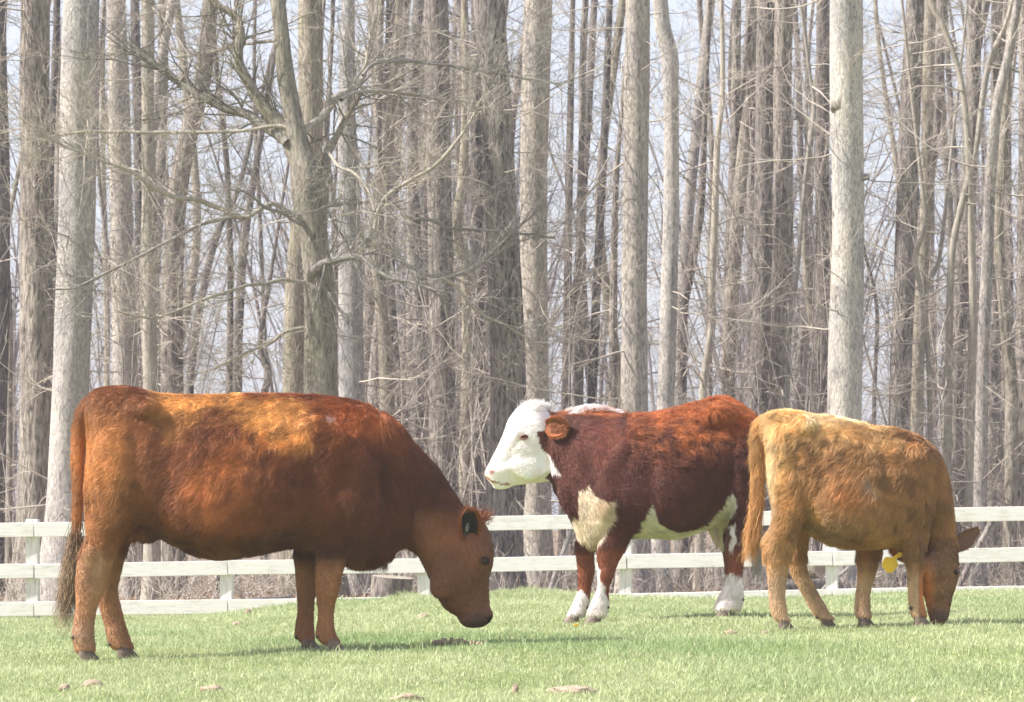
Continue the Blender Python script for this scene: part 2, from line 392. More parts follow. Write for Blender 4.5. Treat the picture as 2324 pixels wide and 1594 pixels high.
def make_tree(label, Y, pts, bk, nb=22, blen=(.5, 2.0), tw='tan', extend=True, dens=1., zr_=(.8, 8.5), group=None, cat='tree', name='bare_tree', limbs=None, tr=None, rb=.016):
    """pts: (u,v,w) top first or last; sorted by v"""
    pts = sorted(pts, key=lambda q: q[1])
    W3 = [np.append(wp(u, v, Y), w * .5 * Y / FPX) for u, v, w in pts]
    if extend:
        a, b = W3[0], W3[1]; s = (a - b); s = s / max(abs(s[2]), .2)
        s[0] = np.clip(s[0], -.25, .25)
        W3 = [a + np.array([s[0] * 3.6, rng.uniform(-.3, .3), 3.6, -a[3] * .55]), a + np.array([s[0] * 1.6, 0, 1.6, -a[3] * .2])] + W3
    bot = W3[-1]; g = float(gz(bot[0], bot[1])) - .12
    if bot[2] - g > .25:
        b, a = W3[-1], W3[-2]; s = (b - a) / max(a[2] - b[2], .2); W3.append(np.array([b[0] + np.clip(s[0], -.15, .15) * (b[2] - g), b[1], g, b[3] * 1.06]))
    else: W3[-1][2] = g
    path = np.array(W3[::-1]); base = path[0, :3].copy(); base[2] += .12
    root = empty(name, base); path[:, :3] -= base
    tag(root, label, cat, group)
    (v, q), p = trunk_mesh('trunk', path, int(abs(pts[0][0])) + 7)
    # closed top
    o = obj('trunk', mesh_np('trunk', v, q), BARK[bk], root)
    if nb:
        zt = min(zr_[1], p[-1, 2] - .1)
        obj('crown', twig_mesh('crown', p, nb, zr_[0], zt, blen, dens, rb=rb), TW[tw], root)
    return root, base

TREES = [
 # label, Y, pts(u,v,w), bark, nb, twig
 ('dark furrowed trunk partly cut off by the left edge of the photo', 56, [(-6,0,38),(4,600,38),(-14,1250,46)], 'dark', 14),
 ('slim mossy sapling close to the left edge, bent at mid height', 60, [(36,420,10),(10,560,12),(22,700,13),(20,1250,15)], 'olive', 8),
 ('beige trunk shaded grey down its right half, leftmost stout trunk', 50, [(79,0,66),(80,300,68),(84,700,74),(82,1100,78),(76,1300,92)], 'brown', 30),
 ('broad whitish grey trunk left of the grazing brown cow tail', 47, [(186,0,82),(178,250,84),(172,560,84),(160,880,84),(150,1120,88),(142,1330,110)], 'white', 22),
 ('two tone trunk above the rump of the red brown cow', 54, [(264,0,44),(276,500,52),(284,880,56),(290,1250,62)], 'pale', 26),
 ('thin grey trunk squeezed between two pale trunks over the cow rump', 66, [(306,0,20),(318,600,22),(316,1250,26)], 'dark', 14),
 ('slender pale smooth trunk with a low fork over the cow rump', 50, [(334,0,26),(337,500,30),(340,800,32),(344,1000,34),(345,1290,38)], 'smooth', 24),
 ('brown trunk sweeping to the right as it climbs, over the cow back', 57, [(478,0,36),(462,170,38),(430,300,42),(402,450,46),(392,650,50),(390,900,52),(392,1280,60)], 'brown', 34),
 ('thin grey stem slanting up to the right in the open gap', 72, [(540,430,12),(493,532,16),(455,690,18),(430,890,19),(415,1250,22)], 'dark', 14),
 ('slender brown trunk standing alone in the open sky gap', 66, [(600,260,14),(572,430,17),(553,560,20),(541,740,22),(538,880,24),(535,1260,26)], 'brown', 22),
 ('crooked dead stem low in the sky gap behind the cow back', 64, [(612,640,9),(590,780,13),(610,850,15),(596,930,17),(598,1250,20)], 'dark', 16),
 ('olive trunk standing directly behind the big forked tree', 53, [(704,0,54),(704,300,56),(688,480,50),(672,640,50),(668,880,52),(666,1280,60)], 'olive', 16),
 ('whitish trunk just right of the big forked tree', 50, [(790,0,30),(787,250,40),(793,500,52),(797,800,58),(801,1000,60),(806,1300,72)], 'white', 22),
 ('narrow brown trunk right of the whitish trunk behind the cow shoulder', 60, [(866,0,12),(858,300,16),(864,600,18),(852,880,22),(856,1260,26)], 'brown', 18),
 ('wavy olive brown trunk over the shoulder of the brown cow', 58, [(905,0,14),(880,350,22),(850,560,16),(868,720,28),(878,900,34),(880,1280,40)], 'olive', 22),
 ('mid brown trunk behind the neck of the grazing red brown cow', 60, [(950,0,24),(935,300,24),(950,700,26),(948,1000,28),(950,1260,34)], 'brown', 26),
 ('stout furrowed brown trunk above the grazing cow neck', 53, [(990,0,54),(996,400,56),(1002,700,58),(1004,1000,62),(1008,1300,70)], 'brown', 32),
 ('crooked olive trunk bending right at mid height, above the ear', 56, [(1054,0,16),(1056,250,18),(1050,420,24),(1036,520,26),(1058,640,24),(1060,860,28),(1054,1260,34)], 'olive', 22),
 ('dark trunk above the ear of the grazing cow', 58, [(1078,0,18),(1082,600,34),(1084,900,42),(1080,1290,48)], 'dark', 18),
 ('broad furrowed trunk rising behind the muzzle of the white faced cow', 48, [(1110,0,70),(1128,250,70),(1140,500,74),(1150,750,80),(1152,1000,86),(1140,1200,96),(1132,1320,120)], 'brown', 30),
 ('straight beige trunk with grey shaded side behind the white face', 49, [(1222,0,64),(1212,350,62),(1212,700,62),(1216,1000,66),(1216,1200,72),(1216,1330,92)], 'pale', 28),
 ('dark thin trunk right of the beige trunk over the white faced cow', 66, [(1300,0,12),(1294,300,16),(1288,700,20),(1280,1200,26)], 'dark', 18),
 ('grey green trunk with a knobbly break over the white faced cow', 62, [(1330,0,12),(1322,240,14),(1318,500,20),(1312,800,26),(1306,1260,30)], 'brown', 24),
 ('dark upright trunk outlined against the sky left of the pale trunk', 58, [(1384,0,14),(1372,300,18),(1362,500,18),(1352,700,20),(1344,900,22),(1332,1280,28)], 'dark', 20),
 ('thin twin stemmed brown trunk hard against the stout pale trunk', 56, [(1412,250,9),(1398,420,14),(1392,700,18),(1392,900,20),(1396,1280,24)], 'brown', 18),
 ('stout pale grey trunk standing over the middle of the white faced cow', 48, [(1447,0,56),(1444,300,56),(1440,600,58),(1438,900,64),(1438,1320,80)], 'pale', 24),
 ('pale trunk with swollen knots, second pale one over the white faced cow', 50, [(1498,0,34),(1504,60,36),(1520,130,40),(1522,190,36),(1524,300,34),(1523,500,36),(1518,700,38),(1512,900,38),(1500,1150,40),(1496,1320,52)], 'white', 20),
 ('dark green trunk bowed to the right above the cow rump', 60, [(1600,250,12),(1590,470,18),(1566,620,20),(1550,720,20),(1548,900,20),(1550,1280,24)], 'dark', 18),
 ('slender curving pale stem over the rump of the white faced cow', 53, [(1638,0,10),(1640,200,12),(1628,330,14),(1622,500,16),(1616,640,17),(1616,740,17),(1598,860,17),(1592,1000,18),(1586,1280,20)], 'smooth', 22),
 ('tan trunk between the two cows with clear sky on its left', 57, [(1672,0,20),(1668,300,22),(1660,550,28),(1652,800,30),(1648,1280,36)], 'brown', 28),
 ('furrowed reddish trunk rising above where the two right cows meet', 55, [(1738,0,40),(1734,350,42),(1728,700,44),(1722,900,46),(1720,1280,52)], 'brown', 30),
 ('furrowed brown trunk above the rump of the tan calf', 54, [(1779,0,42),(1775,300,40),(1780,600,40),(1768,900,44),(1766,1280,50)], 'brown', 26),
 ('thin crooked pale stem above the tan calf rump', 51, [(1832,120,7),(1840,180,8),(1848,254,9),(1833,359,10),(1821,476,10),(1809,620,10),(1790,800,11),(1780,1280,13)], 'smooth', 14),
 ('dark brown trunk tucked behind the left side of the knotted trunk', 60, [(1868,0,30),(1866,500,32),(1862,900,34),(1858,1280,38)], 'dark', 20),
 ('stout pale trunk with a big knot high up, above the tan calf', 46, [(1922,0,74),(1921,210,76),(1925,400,74),(1925,600,76),(1918,900,78),(1914,1200,82),(1912,1320,98)], 'white', 22),
 ('thin dark sapling in the bright gap right of the knotted trunk', 66, [(1960,560,7),(1990,700,9),(1984,900,10),(1980,1250,12)], 'dark', 16),
 ('reddish furrowed trunk right of the bright gap above the calf back', 54, [(2078,0,42),(2064,300,48),(2058,500,48),(2046,800,48),(2040,1000,50),(2036,1280,58)], 'brown', 26),
 ('mossy twin trunk leaning beside the reddish trunk at the right', 58, [(2112,0,26),(2106,200,28),(2100,500,26),(2084,800,28),(2080,1280,34)], 'olive', 22),
 ('crooked pale stem zigzagging at mid height above the calf shoulder', 50, [(2090,400,9),(2101,500,11),(2078,580,12),(2086,640,12),(2099,702,13),(2090,850,14),(2082,1280,17)], 'smooth', 12),
 ('wavy thin pale stem crossing in front of the right hand trunks', 50, [(2150,430,8),(2138,540,9),(2128,600,9),(2105,651,10),(2102,720,10),(2110,900,12),(2112,1280,14)], 'smooth', 12),
 ('tan trunk behind the wavy pale stems at the right', 56, [(2212,0,32),(2204,300,34),(2186,600,36),(2170,850,38),(2160,1280,46)], 'brown', 24),
 ('pale stem curving down from upper left at the right of the photo', 49, [(2108,-10,12),(2138,54,13),(2177,164,14),(2195,299,15),(2202,476,17),(2208,700,19),(2204,920,21),(2200,1300,26)], 'smooth', 18),
 ('pale leaning stem reaching right near the top right corner', 49, [(2290,30,10),(2260,105,13),(2237,179,14),(2213,344,15),(2180,476,16),(2159,600,16),(2152,920,18),(2146,1300,22)], 'smooth', 16),
 ('smooth grey trunk leaning right beside the right edge', 48, [(2306,30,20),(2290,120,22),(2263,240,24),(2248,400,25),(2240,600,27),(2230,850,29),(2222,1300,34)], 'pale', 20),
 ('brown ragged trunk a hand width in from the right edge', 58, [(2262,0,26),(2262,500,30),(2254,900,34),(2250,1280,38)], 'brown', 24),
 ('greyish trunk bent to the left, nearest the right edge', 52, [(2274,380,20),(2266,520,24),(2284,760,26),(2296,900,28),(2290,1300,34)], 'olive', 22),
 ('furrowed trunk cut off by the right edge of the photo', 55, [(2330,0,34),(2326,600,36),(2318,1280,44)], 'brown', 22),
]
for k, t in enumerate(TREES):
    lab, Y, pts, bk, nb = t[:5]
    tw = 'tan' if bk != 'dark' else 'grey'
    make_tree(lab, Y, pts, bk, int(nb * 1.35), (.4, 2.4), tw, dens=1.35, rb=.013)

def limb(root, base, pts, Y, bk, sub=None, name='limb', y1=None):
    """traced limb: pts (u,v,w) with optional depth drift"""
    n = len(pts); Ys = np.linspace(Y, y1 if y1 else Y, n)
    a = np.array([np.append(wp(u, v, yy), (w * .44 + .5) * yy / FPX) for (u, v, w), yy in zip(pts, Ys)]); a[:, :3] -= base
    p = spline(a, max(10, 5 * n)); 
    w = .016 * snoise(p[:, :3], 5.0, int(pts[0][0]), 2); p[:, 0] += w; p[:, 2] += w * .7
    m = 1 + .10 * snoise(np.repeat(p[:, None, :3], 10, 1) + np.stack([np.cos(np.arange(10) * .628), np.sin(np.arange(10) * .628), 0 * np.arange(10)], -1)[None] * .3, 3, 5, 2)
    v, q = tubes(p[None, :, :3], (p[:, 3:4] * m)[None], 10)
    VV, FF = [v], [q]
    if sub:
        o_ = len(v); M = sub; t = rng.uniform(.22, 1, M) * (len(p) - 1); i = np.minimum(t.astype(int), len(p) - 2)
        d = p[i + 1, :3] - p[i, :3]; d /= np.linalg.norm(d, axis=1, keepdims=True); b = p[i, :3]
        nd = d * .7 + rng.normal(0, .6, (M, 3)) * [1, .7, 1]; nd /= np.linalg.norm(nd, axis=1, keepdims=True)
        P, Q = branch_set(b, nd, rng.uniform(.35, 1.5, M), np.clip(p[i, 3] * .30, .005, .014), 8, .15, .13)
        v1, q1 = tubes(P, np.maximum(Q, .002), 4); VV.append(v1); FF.append(q1 + o_); o_ += len(v1)
        b2 = children_of(P, Q, 9, .45, .6); P2, Q2 = branch_set(b2[0], b2[1], b2[2], np.maximum(b2[3], .003), 5, .05, .17)
        v2, q2 = tubes(P2, np.maximum(Q2, .0018), 3); VV.append(v2); FF.append(q2 + o_); o_ += len(v2)
        b3 = children_of(P2, Q2, 3, .5, .7); P3, Q3 = branch_set(b3[0], b3[1], b3[2], np.maximum(b3[3], .003), 4, .0, .17)
        v3, q3 = tubes(P3, np.maximum(Q3, .0016), 3); VV.append(v3); FF.append(q3 + o_)
    obj(name, mesh_np(name, np.vstack(VV), np.vstack(FF)), BARK[bk], root)

# the big forked tree in front of the wood
YB = 45.5
root, base = make_tree('big forked tree with long spreading limbs behind the brown cow back', YB,
    [(630,0,34),(640,90,36),(648,170,40),(664,260,42),(682,340,48),(697,410,74),(704,480,70),(714,560,62),(724,660,70),(730,880,76),(734,1280,92)], 'olive', nb=6)
LIMBS = [
 ([(712,470,58),(702,420,62),(682,365,52),(655,315,44),(625,272,40),(597,238,34),(572,205,29),(550,160,26),(541,118,24),(546,62,22),(528,32,19),(490,8,16),(450,-30,13)], 12),
 ([(655,325,30),(630,305,30),(600,285,28),(560,262,26),(500,238,24),(440,208,22),(400,184,21),(345,140,18),(290,98,16)], 10),
 ([(722,560,40),(728,480,42),(734,410,38),(742,350,22),(773,293,15),(805,232,14),(828,200,12)], 8),
 ([(668,330,14),(698,292,18),(735,262,20),(757,227,20),(790,206,18),(817,188,18),(828,155,16),(840,99,13),(857,0,11),(866,-60,9)], 10),
 ([(822,172,8),(847,146,9),(892,137,9),(967,143,8),(1057,155,7),(1174,176,6),(1270,190,4)], 10),
 ([(775,226,10),(800,212,9),(862,206,9),(930,214,8),(1020,228,6),(1100,236,4)], 8),
 ([(722,660,16),(700,632,20),(722,606,19),(742,594,18),(770,588,16),(800,583,15),(824,592,12),(850,610,10),(895,633,9),(937,645,7),(990,660,5)], 10),
 ([(806,584,11),(846,532,12),(855,490,11),(878,446,10),(930,410,9),(991,373,8),(1057,293,6),(1098,215,4)], 10),
 ([(829,562,8),(871,560,10),(907,591,9),(952,615,9),(997,627,8),(1057,621,7),(1087,600,6),(1170,523,5),(1230,470,4)], 10),
 ([(1000,628,7),(1033,651,7),(1072,702,7),(1131,732,6),(1173,753,5),(1240,790,4)], 8),
 ([(700,470,9),(877,460,7),(922,493,8),(967,499,8),(1000,505,8),(1030,520,7),(1174,529,5),(1260,540,4)], 8),
 ([(712,500,20),(690,500,16),(655,482,14),(618,462,12),(560,494,11),(538,493,12),(493,472,12),(448,454,12),(400,448,12),(359,430,11),(299,391,8),(224,361,6),(134,326,5),(87,290,4)], 16),
 ([(560,492,9),(500,498,9),(448,514,8),(412,532,8),(299,591,7),(239,621,6),(167,654,5),(110,656,4)], 10),
 ([(718,640,13),(690,640,9),(640,636,8),(595,645,7),(553,651,7),(478,675,7),(389,711,6),(341,723,5),(269,708,4)], 10),
 ([(668,296,10),(625,286,9),(560,296,8),(500,300,8),(400,300,9),(290,300,8),(190,300,6),(110,310,4)], 10),
 ([(728,760,10),(700,745,8),(650,752,8),(612,780,7),(560,800,6),(480,840,5)], 8),
 ([(706,520,10),(670,505,9),(640,480,8),(600,470,7),(560,440,6),(520,430,4)], 6),
 ([(745,344,8),(770,380,7),(800,392,7),(830,430,6),(850,480,5)], 6),
 ([(730,640,7),(745,665,7),(770,700,6),(790,730,5)], 4),
 ([(640,90,9),(600,95,8),(555,100,8),(480,118,7),(400,130,6)], 6),
]
for pts, sb in LIMBS: limb(root, base, pts, YB, 'olive' if pts[1][2] > 29 else 'smooth', int(sb * 2.8), y1=YB + random.uniform(-1.5, 1.5))
# knot on the pale trunk above the calf: part of that tree, built as a burl
for o in list(C.objects):
    if o.get('label', '').startswith('stout pale trunk with a big knot'):
        kb = np.array(o.location)
        for (u, v, r_, st) in ((1903, 235, .10, (1, .7, 1.1)), (1966, 402, .04, (1, .8, 1))):
            c = wp(u, v, 45.9) - kb
            th = np.linspace(0, np.pi, 12); ph = np.linspace(0, 2 * np.pi, 17)[:-1]
            T, PH = np.meshgrid(th, ph, indexing='ij'); D = np.stack([np.sin(T) * np.cos(PH), np.sin(T) * np.sin(PH), np.cos(T)], -1)
            V = D * (r_ * (1 + .25 * snoise(D, 2.5, 4, 2)))[..., None] * np.array(st) + c
            idx = np.arange(12 * 16).reshape(12, 16); a = idx[:-1]; b = np.roll(a, -1, 1); cc = idx[1:]; d = np.roll(cc, -1, 1)
            obj('knot', mesh_np('knot', V.reshape(-1, 3), np.stack([a, cc, d, b], -1).reshape(-1, 4)), BARK['pale'], o)

# farther rows: prototypes copied with their parts
LAND = [(79, 'the leftmost stout trunk'), (165, 'the broad whitish trunk'), (280, 'the two tone trunk'), (390, 'the sweeping brown trunk'),
        (540, 'the lone gap trunk'), (700, 'the big forked tree'), (795, 'the narrower whitish trunk'), (880, 'the wavy olive trunk'), (1000, 'the cow neck trunk'),
        (1070, 'the crooked olive trunk'), (1145, 'the broad furrowed trunk'), (1215, 'the beige trunk mid photo'), (1350, 'the dark upright trunk'),
        (1440, 'the stout pale trunk'), (1515, 'the swollen knotty trunk'), (1610, 'the curving pale stem'), (1725, 'the reddish trunk between cows'), (1775, 'the calf rump trunk'),
        (1920, 'the big knot trunk'), (2055, 'the calf back trunk'), (2100, 'the mossy twin trunk'), (2175, 'the pale arching stems'), (2250, 'the smooth leaning trunk'), (2324, 'the right edge trunk')]
def far_row():
    protos = []
    for k in range(7):
        bk = ['brown', 'dark', 'brown', 'olive', 'dark', 'pale', 'brown'][k]; r0 = [.10, .085, .125, .08, .055, .12, .045][k]
        h = 14.; n = 6; pth = np.array([[.40 * math.sin(k * 1.9 + i * 1.1) * (i / 5) * 1.3 + .12 * math.sin(i * 2.3 + k), .15 * math.cos(k + i), -.12 + h * i / 5, r0 * (1 - .09 * i)] for i in range(n)])
        (v, q), p = trunk_mesh('trunk', pth, 40 + k, 12, .06, .4)
        protos.append((mesh_np('trunk', v, q), twig_mesh('crown', p, 30 if r0 > .07 else 22, .7, 12, (.5, 2.0), 1.1, .18, .0034, rb=.015), bk))
    for me, cr, bk in protos:
        me.materials.append(BARK[bk]); cr.materials.append(TW['grey' if bk != 'dark' else 'dark'])
    us = []
    def zone(a, b, n):
        for i in range(n): us.append(a + (b - a) * (i + .5 + rng.uniform(-.42, .42)) / n)
    zone(-120, 40, 5); zone(90, 140, 2); zone(225, 420, 8); zone(480, 640, 2); zone(640, 830, 4); zone(830, 1180, 24); zone(1265, 1415, 3)
    zone(1550, 1700, 4); zone(1690, 1885, 12); zone(2035, 2330, 16); zone(2330, 2460, 4)
    used = set(); first = {}
    rb_ = random.Random(9)
    for n, u in enumerate(us):
        k = int(rng.integers(0, 7)); Y = float(rng.uniform(60, 96)) if n % 3 else float(rng.uniform(57, 70))
        if 435 < u < 640: k = [4, 6, 4][n % 3]
        x = (u - UC) * Y / FPX; z = float(gz(x, Y))
        me, cr, bk = protos[k]; r0 = [.10, .085, .125, .08, .055, .12, .045][k]
        root = empty('bare_tree', (x, Y, z)); s = float(rng.uniform(.8, 1.2)); root.scale = (s, s, float(rng.uniform(.9, 1.15)))
        lx, ly = float(rng.normal(0, .022)), float(rng.normal(0, .02)); root.rotation_euler = (ly, lx, float(rng.uniform(0, 6.28)))
        if k not in first:
            t = obj('trunk', me, None, root); c = obj('crown', cr, None, root); first[k] = (t, c)
        else:
            t, c = (o.copy() for o in first[k]); C.objects.link(t); C.objects.link(c); t.parent = root; c.parent = root
        size = 'slim' if r0 < .07 else ('stout' if r0 > .11 else 'middling'); colr = {'brown': 'brown', 'dark': 'dark', 'olive': 'olive', 'pale': 'pale'}[bk]
        lu, ln = min(LAND, key=lambda q: abs(q[0] - u)); side = 'left of' if u < lu - 9 else ('right of' if u > lu + 9 else 'behind')
        for dist in ('just', 'slightly') if abs(u - lu) < 40 else ('well', 'farther'):
            for where in ('far back', 'deep in the wood', 'mid wood', 'in the last rows', 'against the sky') if Y > 75 else ('in the second row', 'a few steps back', 'one row back', 'mid wood'):
                lab = f'{size} {colr} trunk {where}, {(dist + " ") if side != "behind" else ""}{side} {ln}'
                if lab not in used: break
            if lab not in used: break
        used.add(lab); tag(root, lab, 'tree', 'bare trees in the rows deeper in the wood')
far_row()

def stems(name, n, Yr, zones, hr, rr, label, mat, wig=.05, dens=5, up=(0, 0, 1), sl=.4, lf=.35, cat='undergrowth'):
    zz = np.array([z for z in zones], float); wts = zz[:, 2] / zz[:, 2].sum(); zi = rng.choice(len(zz), n, p=wts)
    u = rng.uniform(zz[zi, 0], zz[zi, 1]); Y = rng.uniform(*Yr, n); X = (u - UC) * Y / FPX
    b = np.stack([X, Y, gz(X, Y) - .03], -1); d = np.array(up) + rng.normal(0, 1, (n, 3)) * [sl, sl, .1]; d[:, 2] = np.abs(d[:, 2]); d /= np.linalg.norm(d, axis=1, keepdims=True)
    ln = rng.uniform(*hr, n); P, Q = branch_set(b, d, ln, rng.uniform(*rr, n), 9, 0, wig)
    v, q = tubes(P, np.maximum(Q, .003), 3); VV, FF, o = [v], [q], len(v)
    if dens:
        b2 = children_of(P, Q, dens, lf, .55); P2, Q2 = branch_set(b2[0], b2[1], b2[2], np.maximum(b2[3], .004), 5, .02, .16)
        v, q = tubes(P2, np.maximum(Q2, .0025), 3); VV.append(v); FF.append(q + o)
    tag(obj(name, mesh_np(name, np.vstack(VV), np.vstack(FF)), mat), label, cat, kind='stuff')
DZ = [(-200, 130, 2.4), (230, 420, 3), (430, 640, .10), (640, 830, 1.2), (830, 1180, 8), (1250, 1420, .7), (1460, 1700, .6), (1690, 1885, 5), (1965, 2035, .08), (2040, 2480, 5)]
stems('far_wood', 480, (98, 135), DZ, (7, 16), (.03, .11), 'distant mass of bare stems closing the back of the wood', TW['dark'], .03, 12, sl=.05, lf=.16, cat='wood')
stems('sapling_thicket', 420, (50, 92), DZ, (3, 9), (.010, .026), 'thin bare saplings growing up between the trunks', TW['grey'], .05, 9, sl=.14, lf=.22)
stems('undergrowth', 2600, (44, 74), [(-250, 2580, 1)], (.25, .95), (.003, .008), 'tangled dry brush on the woodland floor behind the fence', TW['tan'], .16, 5, sl=.8, lf=.5)

# fallen branches, log and stump behind the fence
def log(name, label, a, b, r, bk, cut=True, cat='log'):
    a = np.array(a, float); b = np.array(b, float); c = (a + b) / 2; K = 14
    p = a + (b - a) * np.linspace(0, 1, K)[:, None]; p[:, 2] += .02 * np.sin(np.linspace(0, 5, K)); 
    th = np.arange(14) * 2 * np.pi / 14; m = 1 + .08 * snoise(np.stack([np.cos(th)[None] + 0 * p[:, :1], np.sin(th)[None] + 0 * p[:, :1], p[:, :1] * 2 + 0 * th[None]], -1), 2, 3, 2)
    v, q = tubes((p - c)[None], (r * m)[None], 14); root = obj(name, mesh_np(name, v, q), BARK[bk], None, c); tag(root, label, cat)
    if cut:
        N = Nodes('cut_wood'); vv = N.mapping((1, 1, 1)); w = N.n('ShaderNodeTexWave', wave_type='RINGS', rings_direction='SPHERICAL'); w.inputs['Scale'].default_value = 14; w.inputs['Distortion'].default_value = 3
        N.l(vv, w.inputs[0]); rr = N.ramp(w.outputs[0], [(0, (.28, .23, .18)), (1, (.42, .37, .30))]); N.l(rr.outputs[0], N.p.inputs['Base Color']); N.p.inputs['Roughness'].default_value = .9
        for e, s in ((0, -1), (K - 1, 1)):
            ring = v.reshape(K, 14, 3)[e]; cc = ring.mean(0) + (b - a) / np.linalg.norm(b - a) * .01 * s
            V = np.vstack([ring, cc]); F = [(i, (i + 1) % 14, 14) for i in range(14)]
            obj('cut_end', mesh_np('cut_end', V, F), N.m, root)
    return root
def gp(u, Y, dz=0): x = (u - UC) * Y / FPX; return np.array([x, Y, float(gz(x, Y)) + dz])
s0 = gp(884, 43.6, -.05); s1 = s0 + np.array([.03, -.02, .36]); 
log('tree_stump', 'low sawn stump under the fence rail beside the brown cow head', s0, s1, .235, 'brown', cat='stump')
log('fallen_log', 'sawn log lying behind the fence under the tan calf belly', gp(1790, 44.6, .33), gp(1862, 44.2, .36), .10, 'olive')
log('fallen_log', 'log heap bottom piece below the sawn log behind the calf legs', gp(1770, 44.8, .10), gp(1900, 45.2, .14), .13, 'brown')
log('fallen_branch', 'pale broken branch leaning behind the fence at the lower right', gp(2168, 44.8, .0), gp(2250, 45.4, .86), .034, 'brown', False, 'branch')
log('fallen_branch', 'thin fallen branch on the leaves left of the calf front legs', gp(1858, 43.8, .05), gp(1925, 44.6, .36), .022, 'smooth', False, 'branch')
log('fallen_branch', 'grey branch lying low behind the fence under the brown cow belly', gp(540, 44.4, .06), gp(660, 45.2, .12), .022, 'pale', False, 'branch')
log('fallen_branch', 'dark leaning branch behind the fence between two cows', gp(1240, 44.5, .0), gp(1300, 45.5, .9), .025, 'smooth', False, 'branch')

# ------------------------------------------------------------------ hair strands
HM = attr_mat('coat_hair', 'hcol', .5, 0, .35)
def hair(name, P, rad, col, parent, origin, mat=HM):
    """P (N,K,3) world strands; rad (N,), col (N,3)"""
    n, K, _ = P.shape; cu = bpy.data.hair_curves.new(name); cu.add_curves([K] * n)
    cu.attributes['position'].data.foreach_set('vector', (P - origin).astype(np.float32).ravel())
    ra = cu.attributes.get('radius') or cu.attributes.new('radius', 'FLOAT', 'POINT')
    ra.data.foreach_set('value', (rad[:, None] * np.linspace(1, .15, K)[None, :]).astype(np.float32).ravel())
    ca = cu.attributes.new('hcol', 'FLOAT_COLOR', 'CURVE'); c4 = np.ones((n, 4), np.float32); c4[:, :3] = col; ca.data.foreach_set('color', c4.ravel())
    cu.materials.append(mat); o = bpy.data.objects.new(name, cu); C.objects.link(o); o.parent = parent
    return o

def surf(me):
    me.calc_loop_triangles(); n = len(me.loop_triangles); t = np.empty(n * 3, np.int32); me.loop_triangles.foreach_get('vertices', t); t = t.reshape(-1, 3)
    v = np.empty(len(me.vertices) * 3, np.float32); me.vertices.foreach_get('co', v); v = v.reshape(-1, 3)
    nn = np.empty(len(me.vertices) * 3, np.float32); me.vertices.foreach_get('normal', nn); nn = nn.reshape(-1, 3)
    return v.astype(float), nn.astype(float), t

def inpoly(u, v, poly):
    x = np.array([p[0] for p in poly]); y = np.array([p[1] for p in poly]); r = np.zeros(u.shape, bool); j = len(x) - 1
    for i in range(len(x)):
        r ^= ((y[i] > v) != (y[j] > v)) & (u < (x[j] - x[i]) * (v - y[i]) / (y[j] - y[i] + 1e-9) + x[i]); j = i
    return r

def gb(u, v, cu_, cv, su, sv): return np.exp(-((u - cu_) / su) ** 2 - ((v - cv) / sv) ** 2)

# ------------------------------------------------------------------ cattle
def loft(rings, Yc, sub=5, n=28, sq=2.0):
    """rings (uA,vA,uB,vB,b,e,yc)-> closed tube"""
    r = []
    for q in rings:
        uA, vA, uB, vB, b = q[:5]; e = q[5] if len(q) > 5 else 0.; yc = q[6] if len(q) > 6 else 0.
        Y = Yc + yc; A = wp(uA, vA, Y); B = wp(uB, vB, Y); r.append(np.concatenate([(A + B) / 2, (A - B) / 2, [b, e]]))
    r = spline(np.array(r), len(r) * sub); K = len(r); th = np.arange(n) * 2 * np.pi / n
    c, s = np.cos(th), np.sin(th)
    cs = np.sign(c) * np.abs(c) ** (2 / sq); ss = np.sign(s) * np.abs(s) ** (2 / sq)
    V = r[:, None, :3] + cs[None, :, None] * r[:, None, 3:6] + (ss[None, :] * r[:, 6:7] * (1 + r[:, 7:8] * c[None, :]))[..., None] * np.array([0, 1., 0])
    idx = np.arange(K * n).reshape(K, n); a = idx[:-1]; b = np.roll(a, -1, 1); c_ = idx[1:]; d = np.roll(c_, -1, 1)
    Q = np.stack([a, c_, d, b], -1).reshape(-1, 4); V = V.reshape(-1, 3)
    # rounded caps as centre fans
    T = []; 
    for e, sgn in ((0, -1), (K - 1, 1)):
        ring = V[idx[e]]; nxt = V[idx[1 if e == 0 else K - 2]]; ax = ring.mean(0) - nxt.mean(0); ax /= np.linalg.norm(ax) + 1e-9
        rad = np.linalg.norm(r[e, 3:6]); ci = len(V); V = np.vstack([V, ring.mean(0) + ax * min(rad, r[e, 6]) * .35])
        for i in range(n):
            f = (idx[e][i], idx[e][(i + 1) % n], ci); T.append(f if sgn > 0 else f[::-1])
    return V, Q, np.array(T)

def blob(u, v, yc, ru, rv, ry, Yc, rot=0.):
    Y = Yc + yc; c = wp(u, v, Y); s = Y / FPX; th = np.linspace(0, np.pi, 13); ph = np.linspace(0, 2 * np.pi, 25)[:-1]
    T, P = np.meshgrid(th, ph, indexing='ij'); a = np.sin(T) * np.cos(P) * ru * s; b = np.cos(T) * rv * s
    V = np.stack([a * math.cos(rot) - b * math.sin(rot), np.sin(T) * np.sin(P) * ry, a * math.sin(rot) + b * math.cos(rot)], -1) + c
    idx = np.arange(13 * 24).reshape(13, 24); aa = idx[:-1]; bb = np.roll(aa, -1, 1); cc = idx[1:]; dd = np.roll(cc, -1, 1)
    return V.reshape(-1, 3), np.stack([aa, cc, dd, bb], -1).reshape(-1, 4), np.zeros((0, 3), int)

